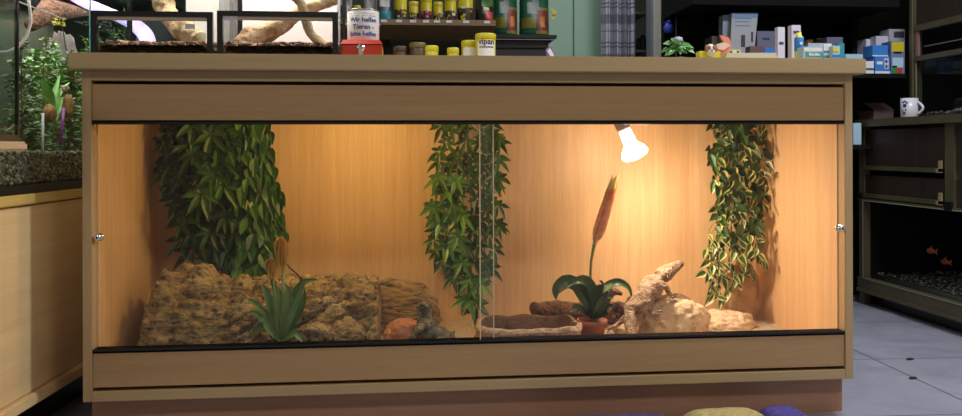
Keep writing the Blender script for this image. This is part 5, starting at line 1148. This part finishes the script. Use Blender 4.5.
ws = [(22, 150, 40, -.06, 'feathery olive weed nearest the black tank edge', (0, 1, 3)), (30, 150, 60, -.12, 'tall bright weed second from the black tank edge', (0, 2, 3)), (37, 150, 50, -.2, 'tall dim weed behind the white airline', (0, 1, 3)),
      (44, 150, 62, -.15, 'dense green weed around the white airline', (0, 2, 1)), (52, 150, 70, -.22, 'mid green weed left of the pink flower', (0, 3, 1)), (61, 150, 62, -.28, 'dark weed behind the pink flower', (0, 3, 3)),
      (70, 150, 66, -.25, 'pale green weed right of the pink flower', (0, 1, 2)), (76, 150, 70, -.22, 'bright weed beside the maple cabinet edge', (0, 2, 1)), (12, 150, 60, -.2, 'dim weed left of the black tank edge', (3, 3, 0)), (68, 150, 100, -.1, 'low dark weed by the purple stick', (3, 0, 1)), (28, 150, 100, -.08, 'low weed in front near the shelf board end', (0, 3, 1))]
for px, pb, pt, dx, lb, mis in ws: weed(px, pb, pt, dx, 190, .036, lb, mis)
for k in range(15): weed(26+k*4.3, 140, random.uniform(35, 70), random.uniform(-.30, -.20), 170, .04, 'weed clump standing in the back row of the left aquarium', random.choice(((0, 1, 2), (0, 1, 3), (0, 2, 2))), grp='back row of weeds in the left aquarium')
for px, pt, lb in ((100, 22, 'far weed seen through the left end of the left terrarium'), (114, 30, 'far weed seen behind the middle of the left terrarium'), (126, 5, 'tallest far weed seen behind the left terrarium')): weed(px, 70, pt, -.12, 150, .04, lb, (1, 3, 0))
# broad-leaved plant and flower
r = thing('lily_plant', 'broad-leaved water plant with a pale pink bloom in the left aquarium', 'plant', lp(52, 150, -.08)); m = MB(); m.flat = True
for pts, w in (([(52, 118), (50, 100), (46, 88), (44, 78)], .030), ([(54, 118), (58, 98), (64, 88), (70, 82)], .014), ([(53, 118), (54, 100), (57, 86), (60, 75)], .016), ([(52, 118), (48, 105), (42, 98), (38, 96)], .02), ([(56, 120), (62, 104), (68, 97), (72, 95)], .016)):
    strap(m, [tuple(lp(x, y, -.07)) for x, y in pts], w)
obj('leaves', m, mat('lily_green', (.20, .45, .10), .4), r, True)
obj('bloom', rock_mb(lp(65, 88, -.06), (.010, .020, .009), 6, .35, 4, .15), mat('bloom_pink', (.62, .40, .38), .5), r, True)
obj('stem', MB().tube([lp(53, 140, -.08), lp(54, 118, -.08), lp(60, 90, -.065)], .003, 8), MATS['stalk_green'], r, True)
for k, (px, py, rr) in enumerate(((50, 113, 7), (68, 105, 4))):
    c_ = lp(px, py, -.05); o = obj('aquarium_ornament', rock_mb(c_, (.016, .0026*rr+.002, .024 if k == 0 else .03), 4+k, .2, 4, .15), mat('rust_ornament', (.36, .17, .05), .7, noise_=(40, (.22, .10, .03))), None, True)
    tag(centre(o), ['rusty orange clay bulb under the green weed', 'slim rusty orange clay cone left of the cabinet edge'][k], 'ornament')
o = obj('airline', MB().tube([lp(43, 113, -.03), lp(42.5, 165, -.03)], .0035, 8), mat('airline_white', (.65, .65, .68), .4), None, True); tag(centre(o), 'straight white tube standing in the left aquarium gravel', 'tube')
o = obj('plastic_stick', MB().tube([lp(64, 108, -.03), lp(60, 145, -.03)], [.004, .005], 8), mat('stick_purple', (.25, .03, .30), .4), None, True); tag(centre(o), 'purple plastic stick in the left aquarium', 'stick')
o = obj('support_stick', MB().tube([lp(19, 2, -.02), lp(58, 17, -.04), lp(63, 19, -.04)], .0018, 6), mat('stick_pale', (.6, .55, .5), .5), None, True); tag(centre(o), 'thin pale stick slanting across the top of the left aquarium', 'stick')
r = thing('yellow_flowers', 'cluster of tiny yellow flowers at the end of the thin pale stick', 'flowers', lp(61, 22, -.05)); YF_ = mat('flower_yellow', (.62, .55, .08), .5); m = MB()
for k in range(26):
    c_ = lp(61+random.uniform(-7, 4)*1.1, 22+random.uniform(-3.5, 3.5), -.045-random.uniform(0, .02))
    for j in range(5): d = Vector((random.uniform(-1, 1), random.uniform(-1, 1), random.uniform(-1, 1))); m.leaf(c_, d, Vector((1, 0, .3)), .006, .005, 0, droop=0, seg=3)
m.flat = True; obj('petals', m, YF_, r); obj('stem', MB().tube([lp(61, 22, -.05), lp(63, 30, -.05), lp(66, 50, -.06)], .0015, 6), STEM, r)
o = obj('aquarium_rock', rock_mb(lp(63, 40, -.36)+Vector((0, 0, -.19)), (.05, .19, .22), 14, .35, 4, .15), mat('pinkish_rock', (.20, .15, .14), .8, noise_=(20, (.13, .11, .10))), None, True); tag(centre(o), 'pinkish grey rock ledge behind the weeds in the left aquarium', 'rock')
dw = obj('aquarium_root', (lambda mb: mb)(MB().tube([lp(92, 10, -.3), lp(72, 8, -.3), lp(50, 10, -.3), lp(30, 26, -.32)], [.02, .035, .04, .02], 14)), DRIFT, None, True); tag(centre(dw), 'brown root across the top of the left aquarium', 'driftwood')
# near tank on its board, at the extreme left
NP = CP + Fv*1.62; q = NP + Rv*((23-481)/F*1.62); zt_ = CP.z + (149-140.5)/F*1.62
r = thing('counter_board', 'pale wooden board end sticking in from the left edge', 'board', Vector((q.x, q.y, zt_-.018)), ang)
L('board', MB().bbox(-.30, 0, -.30, .02, 0, .018, .004), wood('board_pale', (.55, .40, .25), (.48, .34, .2), 1, .8), r)
L('support_panel', MB().box(-.30, -.28, -.30, .02, -(zt_-.018), 0), MAPLE_Z, r)
q2 = NP + Rv*((19.5-481)/F*1.62); r = thing('glass_tank', 'bare glass tank on the pale board at the left edge', 'aquarium', Vector((q2.x, q2.y, zt_+.0005)), ang)
L('corner_post', MB().box(-.006, 0, -.006, .0, 0, .42), BLACK, r); L('glass_wall', MB().box(-.25, -.006, -.005, -.001, .012, .42), TANKG, r); L('base_frame', MB().box(-.25, 0, -.20, .0, 0, .012), BLACK, r)
L('side_glass', MB().box(-.005, -.001, -.20, -.006, .012, .42), TANKG, r); L('top_frame', MB().box(-.25, 0, -.20, .0, .42, .435), BLACK, r)
L('tank_back', MB().box(-.25, -.245, -.20, -.006, .012, .42), mat('tank_back_green', (0, 0, 0)), r)
# ================================================================== cloths in front of the plinth, crumbs
BLUT = mat('cloth_blue', (.10, .08, .42), .95, noise_=(120, (.05, .04, .25)), bump=1, bscale=400); YELT = mat('cloth_straw', (.45, .38, .16), .95, noise_=(60, (.33, .28, .12)), bump=.8, bscale=300); PURT = mat('cloth_violet', (.09, .05, .16), .95, noise_=(60, (.05, .03, .10)), bump=.8, bscale=300)
def cloth(px0, px1, pt, Y, dep, m_, label, seed):
    a = at(px0, pt, Y); c = at(px1, pt, Y); zt = a.z; cx = (a.x+c.x)/2; hw_ = (c.x-a.x)/2; m = MB(); N = 30
    for j in range(N+1):
        for i in range(N+1):
            u = -1+2*i/N; v = -1+2*j/N; e = (1-abs(u)**5)*(1-abs(v)**5); m.v.append(Vector((cx+u*hw_, Y+v*dep/2, .001+zt*max(0, e)**.35*(1+.10*fbm(Vector((u*2+seed, v*2, seed)), 3)))))
    for j in range(N):
        for i in range(N): q = j*(N+1)+i; m.face([q, q+1, q+N+2, q+N+1])
    rim = [i for i in range(N+1)]+[j*(N+1)+N for j in range(1, N+1)]+[N*(N+1)+i for i in range(N-1, -1, -1)]+[j*(N+1) for j in range(N-1, 0, -1)]; m.face(rim[::-1])
    tag(centre(obj('folded_cloth', m, m_, None, True)), label, 'cloth', 'folded cloths in front of the plinth')
cloth(770, 811, 414, -.16, .20, BLUT, 'blue folded cloth, rightmost in front of the plinth', 1)
cloth(688, 774, 417, -.16, .20, YELT, 'straw-coloured folded cloth left of the blue one', 5)
cloth(560, 686, 424, -.16, .20, PURT, 'dark violet folded cloth left of the straw-coloured one', 8)
def floorpt(px, py): d = ray(px, py); return CP+d*(-CP.z/d.z)
for (px, py), lb in (((910, 360), 'tiny dark crumb on the floor tiles, farther from the camera'), ((913, 379), 'tiny dark crumb on the floor tiles, nearer the camera')):
    p = floorpt(px, py); tag(centre(obj('crumb', rock_mb((p.x, p.y, .004), (.012, .007, .004), 3, .4, 3, .3, .0006), mat('crumb_dark', (.03, .025, .02), .9), None, True)), lb, 'crumb', 'crumbs on the floor')
